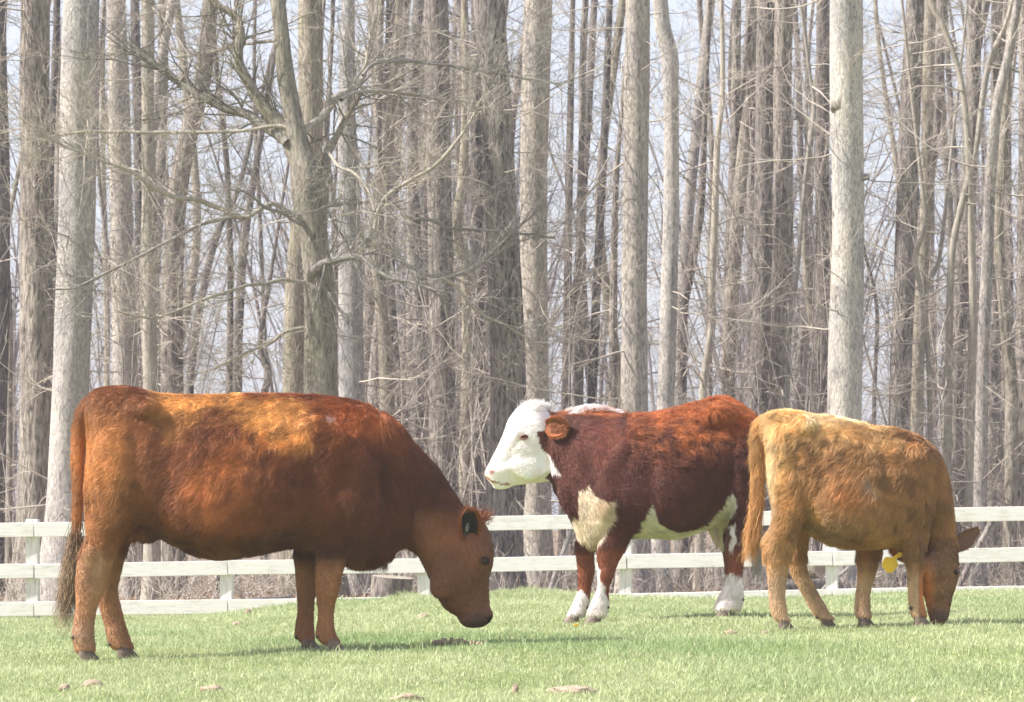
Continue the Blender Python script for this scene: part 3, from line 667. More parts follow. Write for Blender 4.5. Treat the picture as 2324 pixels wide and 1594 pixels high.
def body_mesh(parts, voxel=.013, smooth=7):
    VV, F, S, o = [], [], [], 0
    for V, Q, T in parts:
        VV.append(V); F.append((Q + o).ravel()); S += [4] * len(Q)
        if len(T): F.append((T + o).ravel()); S += [3] * len(T)
        o += len(V)
    me = mesh_np('body', np.vstack(VV), np.concatenate(F), np.array(S, np.int32))
    tmp = bpy.data.objects.new('tmp', me); C.objects.link(tmp)
    m = tmp.modifiers.new('r', 'REMESH'); m.mode = 'VOXEL'; m.voxel_size = voxel; m.use_smooth_shade = True
    m = tmp.modifiers.new('s', 'SMOOTH'); m.factor = .5; m.iterations = smooth
    dg = bpy.context.evaluated_depsgraph_get(); ev = tmp.evaluated_get(dg); out = bpy.data.meshes.new_from_object(ev)
    bpy.data.objects.remove(tmp); bpy.data.meshes.remove(me)
    return out

def coat(me, cow, origin, Yc, colf, lenf, n, facing, seed, flowf=None, rad=.0011):
    """me in world coords at call"""
    r = np.random.default_rng(seed); V, NN, T = surf(me)
    a = V[T]; ar = np.linalg.norm(np.cross(a[:, 1] - a[:, 0], a[:, 2] - a[:, 0]), axis=1)
    ti = r.choice(len(T), n, p=ar / ar.sum()); w = r.dirichlet((1, 1, 1), n)
    P = (V[T[ti]] * w[:, :, None]).sum(1); Nn = (NN[T[ti]] * w[:, :, None]).sum(1); Nn /= np.linalg.norm(Nn, axis=1, keepdims=True)
    u = P[:, 0] / P[:, 1] * FPX + UC; v = VH - (P[:, 2] - CZ) / P[:, 1] * FPX
    col = colf(u, v, P); ln, mess = lenf(u, v)
    base = np.array([-facing * .75, 0, -.62])
    fl = base + np.zeros((n, 3))
    if flowf is not None: fl = flowf(u, v, fl, facing)
    # tufts: direction turned by noise at tuft scale, stronger where the coat is rough
    t1 = np.stack([snoise(P, 13, seed + k, 2) for k in range(3)], -1); t2 = np.stack([snoise(P, 38, seed + 7 + k, 2) for k in range(3)], -1)
    fl = fl + (t1 * .9 + t2 * .8) * mess[:, None] + r.normal(0, .16, (n, 3))
    fl -= Nn * (fl * Nn).sum(1, keepdims=True); fl /= np.linalg.norm(fl, axis=1, keepdims=True) + 1e-9
    lift = .12 + .40 * mess + r.uniform(-.08, .15, n); L = ln * r.uniform(.6, 1.25, n)
    K = 4; S = np.linspace(0, 1, K)
    G = np.array([0, 0, -1.])
    pts = P[:, None, :] + fl[:, None, :] * (L[:, None] * S)[..., None] + Nn[:, None, :] * (L[:, None] * lift[:, None] * np.sin(S * 1.9)[None] * .8)[..., None] + G * (L[:, None] * .12 * S ** 2)[..., None]
    wv = r.normal(0, 1, (n, 1, 3)) * (L * .08 * mess)[:, None, None] * np.sin(S * 5)[None, :, None]; pts = pts + wv
    sh = np.clip(ln / .03, .25, 1); tuft = 1 + (.38 * t2[:, 0] * mess + .20 * t1[:, 1]) * sh
    col = np.clip(col * (tuft * r.uniform(.8, 1.22, n))[:, None], 0, .95)
    return hair('coat', pts, np.full(n, rad), col, cow, origin)

EM = Nodes('wet_eye'); EM.p.inputs['Base Color'].default_value = (.012, .008, .008, 1); EM.p.inputs['Roughness'].default_value = .12
HOOF = Nodes('hoof_horn'); hv = HOOF.mapping((20, 20, 60)); HOOF.l(HOOF.ramp(HOOF.noise(hv, 1, 4), [(.3, (.09, .065, .05)), (.7, (.20, .145, .11))]).outputs[0], HOOF.p.inputs['Base Color']); HOOF.p.inputs['Roughness'].default_value = .6
SKIN = attr_mat('hide', 'hcol', .65, 0, .2)

def sphere(name, c, r3, mat, parent, origin, n=16, rot=None):
    th = np.linspace(0, np.pi, n); ph = np.linspace(0, 2 * np.pi, 2 * n + 1)[:-1]; T, P = np.meshgrid(th, ph, indexing='ij')
    D = np.stack([np.sin(T) * np.cos(P), np.sin(T) * np.sin(P), np.cos(T)], -1) * np.array(r3)
    if rot is not None: D = D @ np.array(rot).T
    V = D + np.asarray(c) - origin; m = 2 * n; idx = np.arange(n * m).reshape(n, m); a = idx[:-1]; b = np.roll(a, -1, 1); c_ = idx[1:]; d = np.roll(c_, -1, 1)
    return obj(name, mesh_np(name, V.reshape(-1, 3), np.stack([a, c_, d, b], -1).reshape(-1, 4)), mat, parent)

def eyelid(c, r, tilt, col, parent, origin, side):
    n = 20; th = np.arange(n + 1) * 2 * np.pi / n; p = np.stack([r[0] * np.cos(th), np.full(n + 1, 0.), r[1] * np.sin(th)], -1)
    ct, st = math.cos(tilt), math.sin(tilt); p = np.stack([p[:, 0] * ct - p[:, 2] * st, p[:, 1] + side * (.004 - .25 * np.abs(p[:, 0]) ), p[:, 0] * st + p[:, 2] * ct], -1) + c
    v, q = tubes((p - origin)[None], np.full((1, n + 1), .0052), 8); me = mesh_np('eyelid', v, q); ca = me.attributes.new('hcol', 'FLOAT_COLOR', 'POINT')
    ca.data.foreach_set('color', np.tile(np.array([*col, 1.], np.float32), len(v))); return obj('eyelid', me, SKIN, parent)

def hoof(cx, cy, zb, facing, parent, origin, s=1.0):
    VV, FF, o = [], [], 0
    for sd_ in (-1, 1):
        prof = [(0, .042, .024), (.02, .040, .024), (.045, .033, .021), (.065, .028, .019)]; n = 14; rows = []
        for h, lx, ly in prof:
            th = np.arange(n) * 2 * np.pi / n; fx = np.cos(th); fy = np.sin(th)
            x = fx * lx * np.where(fx > 0, 1.5 - h * 8, 1.0); y = fy * ly * np.where(fx > 0, 1 - .35 * fx, 1)
            rows.append(np.stack([facing * (x + .012 - h * .25), y + sd_ * .026, h + 0 * x], -1) * s)
        V = np.vstack(rows + [np.array([[0, sd_ * .026 * s, .065 * s]])]); idx = np.arange(4 * n).reshape(4, n)
        for a in range(3):
            for i in range(n): FF.append((idx[a][i] + o, idx[a][(i + 1) % n] + o, idx[a + 1][(i + 1) % n] + o, idx[a + 1][i] + o))
        VV.append(V + np.array([cx, cy, zb]) - origin); o += len(V)
    return obj('hoof', mesh_np('hoof', np.vstack(VV), FF), HOOF.m, parent)

def ear(base, tipdir, updir, L, Wd, parent, origin, outc, inc, seed, hairlen=.02, droop=0., nh=1500, cup=.6, pt=0.):
    """leaf-shaped cupped ear; opening faces updir"""
    t = np.array(tipdir, float); t /= np.linalg.norm(t); up = np.array(updir, float); up -= t * (up @ t); up /= np.linalg.norm(up); s = np.cross(t, up)
    A, B = 13, 13; sa = np.linspace(0, 1, A); sb = np.linspace(-1, 1, B)
    w = Wd * .5 * np.sqrt(np.clip(1 - ((sa - .52) / .52) ** 2, .0, 1)) ; w = np.maximum(w, Wd * .26 * (1 - sa) ** .5); w = w * (1 - pt * np.clip(sa - .45, 0, 1) / .55 * .75); w[-1] = Wd * .04
    SA, SB = np.meshgrid(sa, sb, indexing='ij'); Wg = w[:, None]
    ph = SB * 1.25 * cup / .6
    Pt = base + t * (SA * L)[..., None] + s * (Wg * np.sin(ph) / .95)[..., None] + up * (Wg * (1 - np.cos(ph)) * 1.0)[..., None] - up * (.0 * SA)[..., None] + np.array([0, 0, -1.]) * (droop * SA ** 2)[..., None]
    # two-sided with thickness
    outer = Pt - up * .006; V = np.vstack([Pt.reshape(-1, 3), outer.reshape(-1, 3)]); idx = np.arange(A * B).reshape(A, B); n0 = A * B
    q = np.stack([idx[:-1, :-1], idx[:-1, 1:], idx[1:, 1:], idx[1:, :-1]], -1).reshape(-1, 4); Q = np.vstack([q, q[:, ::-1] + n0])
    border = list(idx[0, :]) + list(idx[1:, -1]) + list(idx[-1, ::-1][1:]) + list(idx[::-1, 0][1:-1]); br = [(border[i], border[(i + 1) % len(border)], border[(i + 1) % len(border)] + n0, border[i] + n0) for i in range(len(border))]
    me = mesh_np('ear', V - origin, np.vstack([Q, np.array(br)])); o = obj('ear', me, SKIN, parent)
    c = np.ones((len(V), 4), np.float32); c[:n0, :3] = inc; c[n0:, :3] = outc; rim = np.clip((np.maximum(np.abs(SB), np.abs(SA - .5) * 1.8) - .62) / .2, 0, 1).reshape(-1, 1); c[:n0, :3] = c[:n0, :3] * (1 - rim) + np.array(outc) * rim
    ca = me.attributes.new('hcol', 'FLOAT_COLOR', 'POINT'); ca.data.foreach_set('color', c.ravel())
    r = np.random.default_rng(seed)
    a = r.uniform(0, 1, nh) * (A - 1.001); b = r.uniform(0, 1, nh) * (B - 1.001); rim = r.uniform(0, 1, nh) < .4; b = np.where(rim, np.where(r.uniform(0, 1, nh) < .5, .0, B - 1.01) + r.uniform(-.0, .0, nh), b)
    i, j = a.astype(int), b.astype(int); fa, fb = (a - i)[:, None], (b - j)[:, None]
    pp = (outer[i, j] * (1 - fa) * (1 - fb) + outer[i + 1, j] * fa * (1 - fb) + outer[i, j + 1] * (1 - fa) * fb + outer[i + 1, j + 1] * fa * fb)
    bn = (b / (B - 1) * 2 - 1); nrm = -up * np.cos(bn * 1.2)[:, None] + s * np.sin(bn * 1.2)[:, None]
    d = t * .7 + nrm * .6 + r.normal(0, .25, (nh, 3)); d /= np.linalg.norm(d, axis=1, keepdims=True); Ls = hairlen * r.uniform(.6, 1.3, nh)
    S = np.linspace(0, 1, 3); pts = pp[:, None] + d[:, None] * (Ls[:, None] * S)[..., None]
    hair('ear_hair', pts, np.full(nh, .001), np.clip(np.array(outc) * r.uniform(.8, 1.25, (nh, 1)), 0, .95), o, origin)
    return o

def strands(name, roots, tips_dir, L, col, parent, origin, seed, wav=.02, rad=.0012, K=9, grav=.0):
    r = np.random.default_rng(seed); n = len(roots); S = np.linspace(0, 1, K)
    P = roots[:, None] + tips_dir[:, None] * (L[:, None] * S)[..., None] + np.array([0, 0, -1.]) * (grav * L[:, None] * S ** 2)[..., None]
    ph = r.uniform(0, 6.3, (n, 1)); cl = r.integers(0, 14, n)[:, None]
    P[..., 0] += wav * S * np.sin(S * 7 + cl * 1.7 + ph * .15); P[..., 1] += wav * S * np.cos(S * 6 + cl * 2.3 + ph * .15)
    return hair(name, P, np.full(n, rad), col, parent, origin)

def finish(me, cowname, label, cat, Yc, uc, hoofs, facing, colf, group='cattle in the pasture', hs=1.):
    o0 = wp(uc, 1450, Yc); o0[2] = float(gz(o0[0], o0[1]))
    V, NN, T = surf(me); u = V[:, 0] / V[:, 1] * FPX + UC; v = VH - (V[:, 2] - CZ) / V[:, 1] * FPX
    c = np.ones((len(V), 4), np.float32); c[:, :3] = colf(u, v, V)
    ca = me.attributes.new('hcol', 'FLOAT_COLOR', 'POINT'); ca.data.foreach_set('color', c.ravel())
    me2 = me.copy(); me2.name = cowname; me2.vertices.foreach_set('co', (V - o0).astype(np.float32).ravel()); me2.update()
    me2.materials.clear(); cow = obj(cowname, me2, SKIN, None, o0); tag(cow, label, cat, group)
    for (hu, yc) in hoofs:
        p = wp(hu, 1400, Yc + yc); hoof(p[0], p[1], float(gz(p[0], p[1])) + .004, facing, cow, o0, hs)
    return cow, o0

def sculpt(me, items):
    V, NN, T = surf(me); u = V[:, 0] / V[:, 1] * FPX + UC; v = VH - (V[:, 2] - CZ) / V[:, 1] * FPX; d = np.zeros(len(V))
    for (cu_, cv, su, sv, a, *rt) in items:
        c, s_ = (math.cos(rt[0]), math.sin(rt[0])) if rt else (1, 0); du, dv = u - cu_, v - cv; p = du * c + dv * s_; q = -du * s_ + dv * c; d += a * np.exp(-(p / su) ** 2 - (q / sv) ** 2)
    d += .0035 * snoise(V, 7, 77, 2) + .002 * snoise(V, 19, 78, 2); V = V + NN * (d * np.abs(NN[:, 1]) ** .5)[:, None]
    me.vertices.foreach_set('co', V.astype(np.float32).ravel()); me.update()

DEW = Nodes('dewclaw_horn'); DEW.p.inputs['Base Color'].default_value = (.06, .045, .038, 1); DEW.p.inputs['Roughness'].default_value = .6
def dewclaws(cow, o0, items, Yc, facing):
    for (u, v, yc) in items:
        for s in (-1, 1): sphere('dewclaw', wp(u, v, Yc + yc) + np.array([facing * .010, s * .022, .004]), (.011, .008, .011), DEW.m, cow, o0, 8)

def leg_to_ground(rings, Yc):
    """last ring is dropped to the ground under it"""
    q = list(rings[-1]); yc = q[6]; Y = Yc + yc; x = ((q[0] + q[2]) / 2 - UC) * Y / FPX; z = float(gz(x, Y)) + .05
    v = VH - (z - CZ) / Y * FPX; q[1] = v; q[3] = v; r = [list(a) for a in rings[:-1] if a[1] < v - 6]; r.append(q); return r

def L_(rows, yc=0, e=0.):
    """(uA,uB,v,b[,yc]) rows -> horizontal rings"""
    return [(a[0], a[2], a[1], a[2], a[3], e, a[4] if len(a) > 4 else yc) for a in rows]

# ---- 1: big red brown cow, grazing, facing right
def cow_brown():
    Yc = 20.0; P = []
    torso = [(199,925,206,1010,.06,0),(206,897,212,1080,.17,-.05),(228,882,232,1150,.235,-.05),(268,878,270,1180,.275,-.05),(312,882,312,1196,.30,-.1),(360,894,360,1216,.325,-.15),(430,897,430,1254,.36,-.2),
      (500,897,500,1272,.375,-.22),(590,897,590,1256,.36,-.22),(668,898,668,1244,.33,-.2),(730,900,738,1268,.30,-.15),(790,910,798,1288,.265,-.1),(835,922,838,1288,.225,-.05),(868,936,864,1280,.19,0),
      (902,960,886,1268,.165,0),(930,996,904,1246,.145,0),(956,1026,926,1243,.13,0),(992,1064,944,1256,.12,0),(1022,1108,956,1276,.112,0),(1046,1146,966,1296,.105,0)]
    head = [(1030,1130,960,1270,.09,.1),(1060,1158,966,1295,.105,.1),(1088,1176,974,1315,.115,.12),(1108,1202,984,1338,.12,.15),(1119,1240,994,1360,.122,.25),(1119,1278,1006,1379,.112,.3),(1110,1312,1022,1391,.088,.25),
      (1110,1348,1036,1400,.072,.15),(1112,1376,1042,1410,.066,0),(1116,1396,1050,1420,.066,-.1),(1114,1412,1066,1425,.05,0)]
    P.append(loft(torso, Yc, sq=2.25)); P.append(loft(head, Yc))
    nh = L_([(204,325,950,.10,-.15),(200,352,1030,.13,-.17),(193,352,1110,.135,-.18),(196,318,1180,.11,-.19),(196,278,1225,.075,-.19),(178,262,1262,.056,-.19),(172,250,1300,.05,-.19),(171,236,1340,.043,-.19),(172,223,1370,.038,-.19),(168,215,1405,.038,-.19),(162,214,1440,.048,-.19),(166,216,1460,.046,-.19),(170,218,1490,.05,-.19)])
    fh = L_([(210,330,960,.12,.14),(205,350,1050,.14,.16),(210,350,1130,.13,.17),(215,315,1190,.10,.18),(222,290,1240,.065,.18),(214,278,1290,.05,.18),(217,268,1340,.042,.18),(224,275,1376,.038,.18),(235,285,1415,.040,.18),(242,294,1445,.047,.18),(246,301,1463,.046,.18),(256,307,1487,.05,.18)])
    nf = L_([(738,856,1040,.08,-.15),(732,856,1110,.10,-.17),(725,842,1170,.092,-.17),(721,818,1220,.072,-.165),(717,792,1262,.056,-.155),(716,778,1300,.048,-.15),(717,769,1340,.046,-.15),(720,760,1370,.038,-.15),(722,757,1400,.034,-.15),(718,760,1428,.042,-.15),(716,766,1444,.045,-.15),(724,770,1458,.045,-.15),(730,776,1470,.05,-.15)])
    ff = L_([(690,800,1120,.09,.15),(678,762,1200,.08,.15),(668,722,1255,.06,.14),(670,719,1300,.048,.14),(673,717,1346,.043,.14),(675,713,1380,.034,.14),(671,712,1412,.036,.14),(667,714,1442,.045,.14),(672,714,1456,.045,.14),(680,716,1474,.05,.14)])
    for l in (nh, fh, nf, ff): P.append(loft(leg_to_ground(l, Yc), Yc, n=20))
    P.append(loft([(232,890,238,925,.035,0,0),(212,890,228,925,.037,0,0),(192,906,214,930,.036,0,0),(174,935,203,944,.034,0,0),(166,975,197,978,.032,0,0),(164,1040,192,1040,.03,0,0),(166,1100,190,1100,.027,0,0),(166,1160,188,1160,.024,0,0),(164,1215,184,1215,.02,0,0),(157,1260,176,1260,.016,0,0),(150,1310,166,1310,.012,0,0)], Yc, n=16))
    # muscle and bone
    P += [blob(795, 1100, -.215, 66, 120, .075, Yc, .25), blob(795, 1100, .215, 66, 120, .075, Yc, .25), blob(330, 930, -.205, 46, 26, .06, Yc, -.3), blob(330, 930, .205, 46, 26, .06, Yc, -.3), blob(222, 960, -.12, 16, 30, .05, Yc), blob(222, 960, .12, 16, 30, .05, Yc),
          blob(270, 1060, -.25, 66, 100, .07, Yc), blob(270, 1060, .25, 66, 100, .07, Yc), blob(500, 1130, -.30, 130, 100, .09, Yc), blob(500, 1130, .30, 130, 100, .09, Yc),
          blob(1103, 1262, -.095, 15, 17, .03, Yc), blob(1103, 1262, .095, 15, 17, .03, Yc), blob(1010, 1320, -.075, 34, 44, .04, Yc, -.4), blob(1010, 1320, .075, 34, 44, .04, Yc, -.4),
          blob(1108, 1396, -.045, 12, 18, .028, Yc), blob(1108, 1396, .045, 12, 18, .028, Yc), blob(335, 1208, -.03, 34, 20, .11, Yc), blob(1072, 1412, 0, 26, 14, .058, Yc),
          blob(720, 1030, -.26, 70, 90, .05, Yc), blob(720, 1030, .26, 70, 90, .05, Yc)]
    for tu, ty, tl in ((306, -.07, 22), (328, -.06, 16), (306, .07, 20), (330, .06, 14)):
        P.append(loft([(tu-6,1212,tu+6,1212,.013,0,ty),(tu-5,1212+tl*.6,tu+5,1212+tl*.6,.012,0,ty),(tu-3,1214+tl,tu+4,1214+tl,.009,0,ty)], Yc, n=10))
    # hair tuft area of brisket
    me = body_mesh(P, .0125, 6)
    sculpt(me, [(330, 928, 24, 16, .022), (385, 990, 40, 50, -.022), (372, 1110, 30, 60, -.018, .3), (705, 1080, 24, 110, -.011, -.1), (850, 1120, 22, 90, -.014, .3), (775, 1010, 34, 80, .009, .35), (795, 1150, 40, 36, .014), (222, 950, 16, 22, .012),
        (300, 1010, 16, 70, -.010, .15), (196, 1256, 12, 14, .008), (215, 1285, 9, 50, -.009), (742, 1344, 16, 18, .009), (735, 1300, 8, 40, -.005), (1085, 1310, 12, 40, -.010, .25), (1035, 1310, 34, 26, .009), (1040, 1400, 26, 6, -.006), (1062, 1330, 8, 60, .006, .3), (940, 1130, 16, 80, -.012, -.7)]
        + [(450 + 34 * k, 1060, 9, 110, .0016, .12) for k in range(7)] + [(467 + 34 * k, 1060, 9, 110, -.0016, .12) for k in range(7)])
    def colf(u, v, X):
        n1 = snoise(X * [1, .6, 1], 6.5, 71, 3); n2 = snoise(X, 17, 72, 2); k = n1 * .6 + n2 * .4
        base = np.array([.185, .060, .024]) * np.ones((len(u), 1)); 
        def mix(w, c):
            nonlocal base
            w = np.clip(w, 0, 1)[:, None]; base = base * (1 - w) + np.array(c) * w
        mix(np.clip((v - 1170 + 30 * n1) / 60, 0, 1) * (u > 330) * (u < 860) * .75, (.095, .042, .027))  # belly darkened: dark coat plus shade under the body painted in
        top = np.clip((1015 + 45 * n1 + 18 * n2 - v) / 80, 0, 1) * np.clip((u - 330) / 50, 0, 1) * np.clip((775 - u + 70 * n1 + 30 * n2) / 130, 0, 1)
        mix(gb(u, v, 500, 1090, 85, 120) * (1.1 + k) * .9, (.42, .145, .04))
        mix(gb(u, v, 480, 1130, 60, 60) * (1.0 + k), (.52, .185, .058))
        mix(gb(u, v, 225, 1050, 80, 140) * 1.2 + .3 * k * gb(u, v, 225, 1050, 80, 140), (.56, .25, .085))  # ginger thigh, brightened with the lower legs to paint in sun on the rear
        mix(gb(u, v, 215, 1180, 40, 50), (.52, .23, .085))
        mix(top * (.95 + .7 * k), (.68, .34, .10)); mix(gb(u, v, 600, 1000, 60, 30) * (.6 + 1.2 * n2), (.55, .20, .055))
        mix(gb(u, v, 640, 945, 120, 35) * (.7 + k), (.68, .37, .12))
        mix(np.clip((912 + 10 * n1 - v) / 10, 0, 1) * (u > 560) * (u < 900), (.30, .085, .028))
        mix(gb(u, v, 810, 950, 110, 60) * (.9 + .4 * n2), (.40, .115, .032)); mix(gb(u, v, 900, 1010, 60, 50) * .6, (.30, .09, .03))
        mix(gb(u, v, 262, 900, 60, 26) * .8, (.27, .10, .035))
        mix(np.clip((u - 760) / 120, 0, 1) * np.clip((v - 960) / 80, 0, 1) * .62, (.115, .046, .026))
        mix(np.clip((u - 930) / 40, 0, 1) * np.clip((v - 1140) / 50, 0, 1) * .9, (.185, .082, .045))
        mix(np.clip((v - 1260) / 40, 0, 1) * (u < 830), (.33, .15, .07)); mix(np.clip((v - 1240) / 40, 0, 1) * (u < 330), (.40, .20, .10))
        mix(gb(u, v, 216, 1290, 26, 60) * (.45 + k), (.44, .27, .15))
        mix(gb(u, v, 190, 1440, 60, 30) * .6, (.38, .25, .17))
        mix(gb(u, v, 1085, 1410, 42, 22), (.085, .05, .04))
        mix(gb(u, v, 1112, 1407, 5, 8) * 2, (.01, .008, .008))
        mix((gb(u, v, 752, 950, 14, 9) > .5) * .7, (.50, .30, .24))
        mix(gb(u, v, 1020, 1225, 50, 34) * .6, (.30, .11, .055)); mix(gb(u, v, 1075, 1265, 26, 26) * .5, (.28, .11, .06))
        base *= (1 + .16 * k)[:, None]
        return np.clip(base, .005, .9)
    def lenf(u, v):
        L = np.full(u.shape, .032); L[(v < 930) & (u > 540) & (u < 960)] = .05
        L = np.where((u > 860) & (v < 1170), .042, L)
        L = np.where((u > 940) & (v > 1150), .011, L); L = np.where((v > 1260) & (u < 860), .016, L); L = np.where((u > 790) & (u < 905) & (v > 1250) & (v < 1300), .045, L)
        L = np.where((u > 1035) & (v > 1385), .005, L); m = np.full(u.shape, .42); m = np.where((v > 1260) | (u > 960), .25, m); m += .5 * gb(u, v, 216, 1290, 30, 70)
        m += .5 * gb(u, v, 700, 990, 100, 50)
        return L, m
    def flow(u, v, fl, f):
        hd = (u > 940) & (v > 1150); fl[hd] = np.array([-.15, 0, 1.]) * .9; nk = (u > 860) & ~hd; fl[nk] = np.array([.1, 0, -1.]); lg = (v > 1240) & (u < 860); fl[lg] = np.array([0, 0, -1.]); return fl
    hoofs = [(194, -.19), (282, .18), (754, -.15), (699, .14)]
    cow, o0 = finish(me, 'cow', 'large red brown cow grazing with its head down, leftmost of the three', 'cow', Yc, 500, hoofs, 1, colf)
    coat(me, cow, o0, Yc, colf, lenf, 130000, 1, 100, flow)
    dewclaws(cow, o0, [(163, 1448, -.19), (246, 1464, .18), (717, 1447, -.15), (669, 1448, .14)], Yc, 1)
    for s in (-1, 1):
        c = wp(1103, 1273, Yc) + np.array([0, s * .118, 0]); sphere('eye', c, (.018, .013, .017), EM.m, cow, o0); eyelid(c + np.array([0, s * .008, 0]), (.020, .0165), -.9, (.06, .03, .022), cow, o0, s)
        e = wp(1068, 1226, Yc) + np.array([0, s * .085, 0])
        ear(e, (-.10, s * .50, .88), (.42, s * 1.0, -.35), .185, .112, cow, o0, (.24, .085, .035), (.022, .016, .015), 31 + s, .018, nh=1600)
    r = np.random.default_rng(5)
    n = 160; rt = wp(1056, 1196, Yc) + np.array([0, -.128, 0]) + r.normal(0, 1, (n, 3)) * [.006, .004, .018]; d = np.array([.35, -.1, .9]) + r.normal(0, .12, (n, 3)); d /= np.linalg.norm(d, axis=1, keepdims=True)
    strands('ear_hair', rt, d, r.uniform(.015, .035, n), np.array([.55, .52, .48]) * r.uniform(.6, 1.1, (n, 1)), cow, o0, 44, .003, .0008)
    # poll tuft, brisket fringe, tail switch
    n = 500; rt = wp(1088, 1180, Yc) + r.normal(0, 1, (n, 3)) * [.022, .04, .012]; d = np.array([.45, 0, .8]) + r.normal(0, .35, (n, 3)); d /= np.linalg.norm(d, axis=1, keepdims=True)
    strands('poll_tuft', rt, d, r.uniform(.03, .06, n), np.array([.30, .10, .04]) * r.uniform(.7, 1.2, (n, 1)), cow, o0, 3, .008)
    n = 260; uu = r.uniform(820, 880, n); rt = np.array([wp(a, 1276 + r.uniform(-4, 6), Yc) for a in uu]) + r.normal(0, 1, (n, 3)) * [0, .05, 0]; d = np.array([0., 0, -1.]) + r.normal(0, .15, (n, 3))
    strands('brisket_fringe', rt, d, r.uniform(.02, .06, n), np.array([.13, .06, .035]) * r.uniform(.7, 1.2, (n, 1)), cow, o0, 4, .006)
    n = 1050; s = r.uniform(0, 1, n) ** .8; cu_ = np.interp(s, [0, .4, 1], [174, 170, 158]); cv = np.interp(s, [0, .4, 1], [1180, 1240, 1310])
    rt = np.array([wp(a, b, Yc) for a, b in zip(cu_, cv)]) + r.normal(0, 1, (n, 3)) * [.016, .016, .01]; d = np.array([-.13, 0, -1.]) + r.normal(0, .07, (n, 3)); d /= np.linalg.norm(d, axis=1, keepdims=True)
    colr = np.where(r.uniform(0, 1, (n, 1)) < .4, np.array([.46, .32, .19]), np.array([.22, .15, .10])) * r.uniform(.7, 1.25, (n, 1))
    strands('tail_switch', rt, d, r.uniform(.12, .34, n), colr, cow, o0, 6, .03, .0013)
    # long shaggy hair down the whole tail
cow_brown()

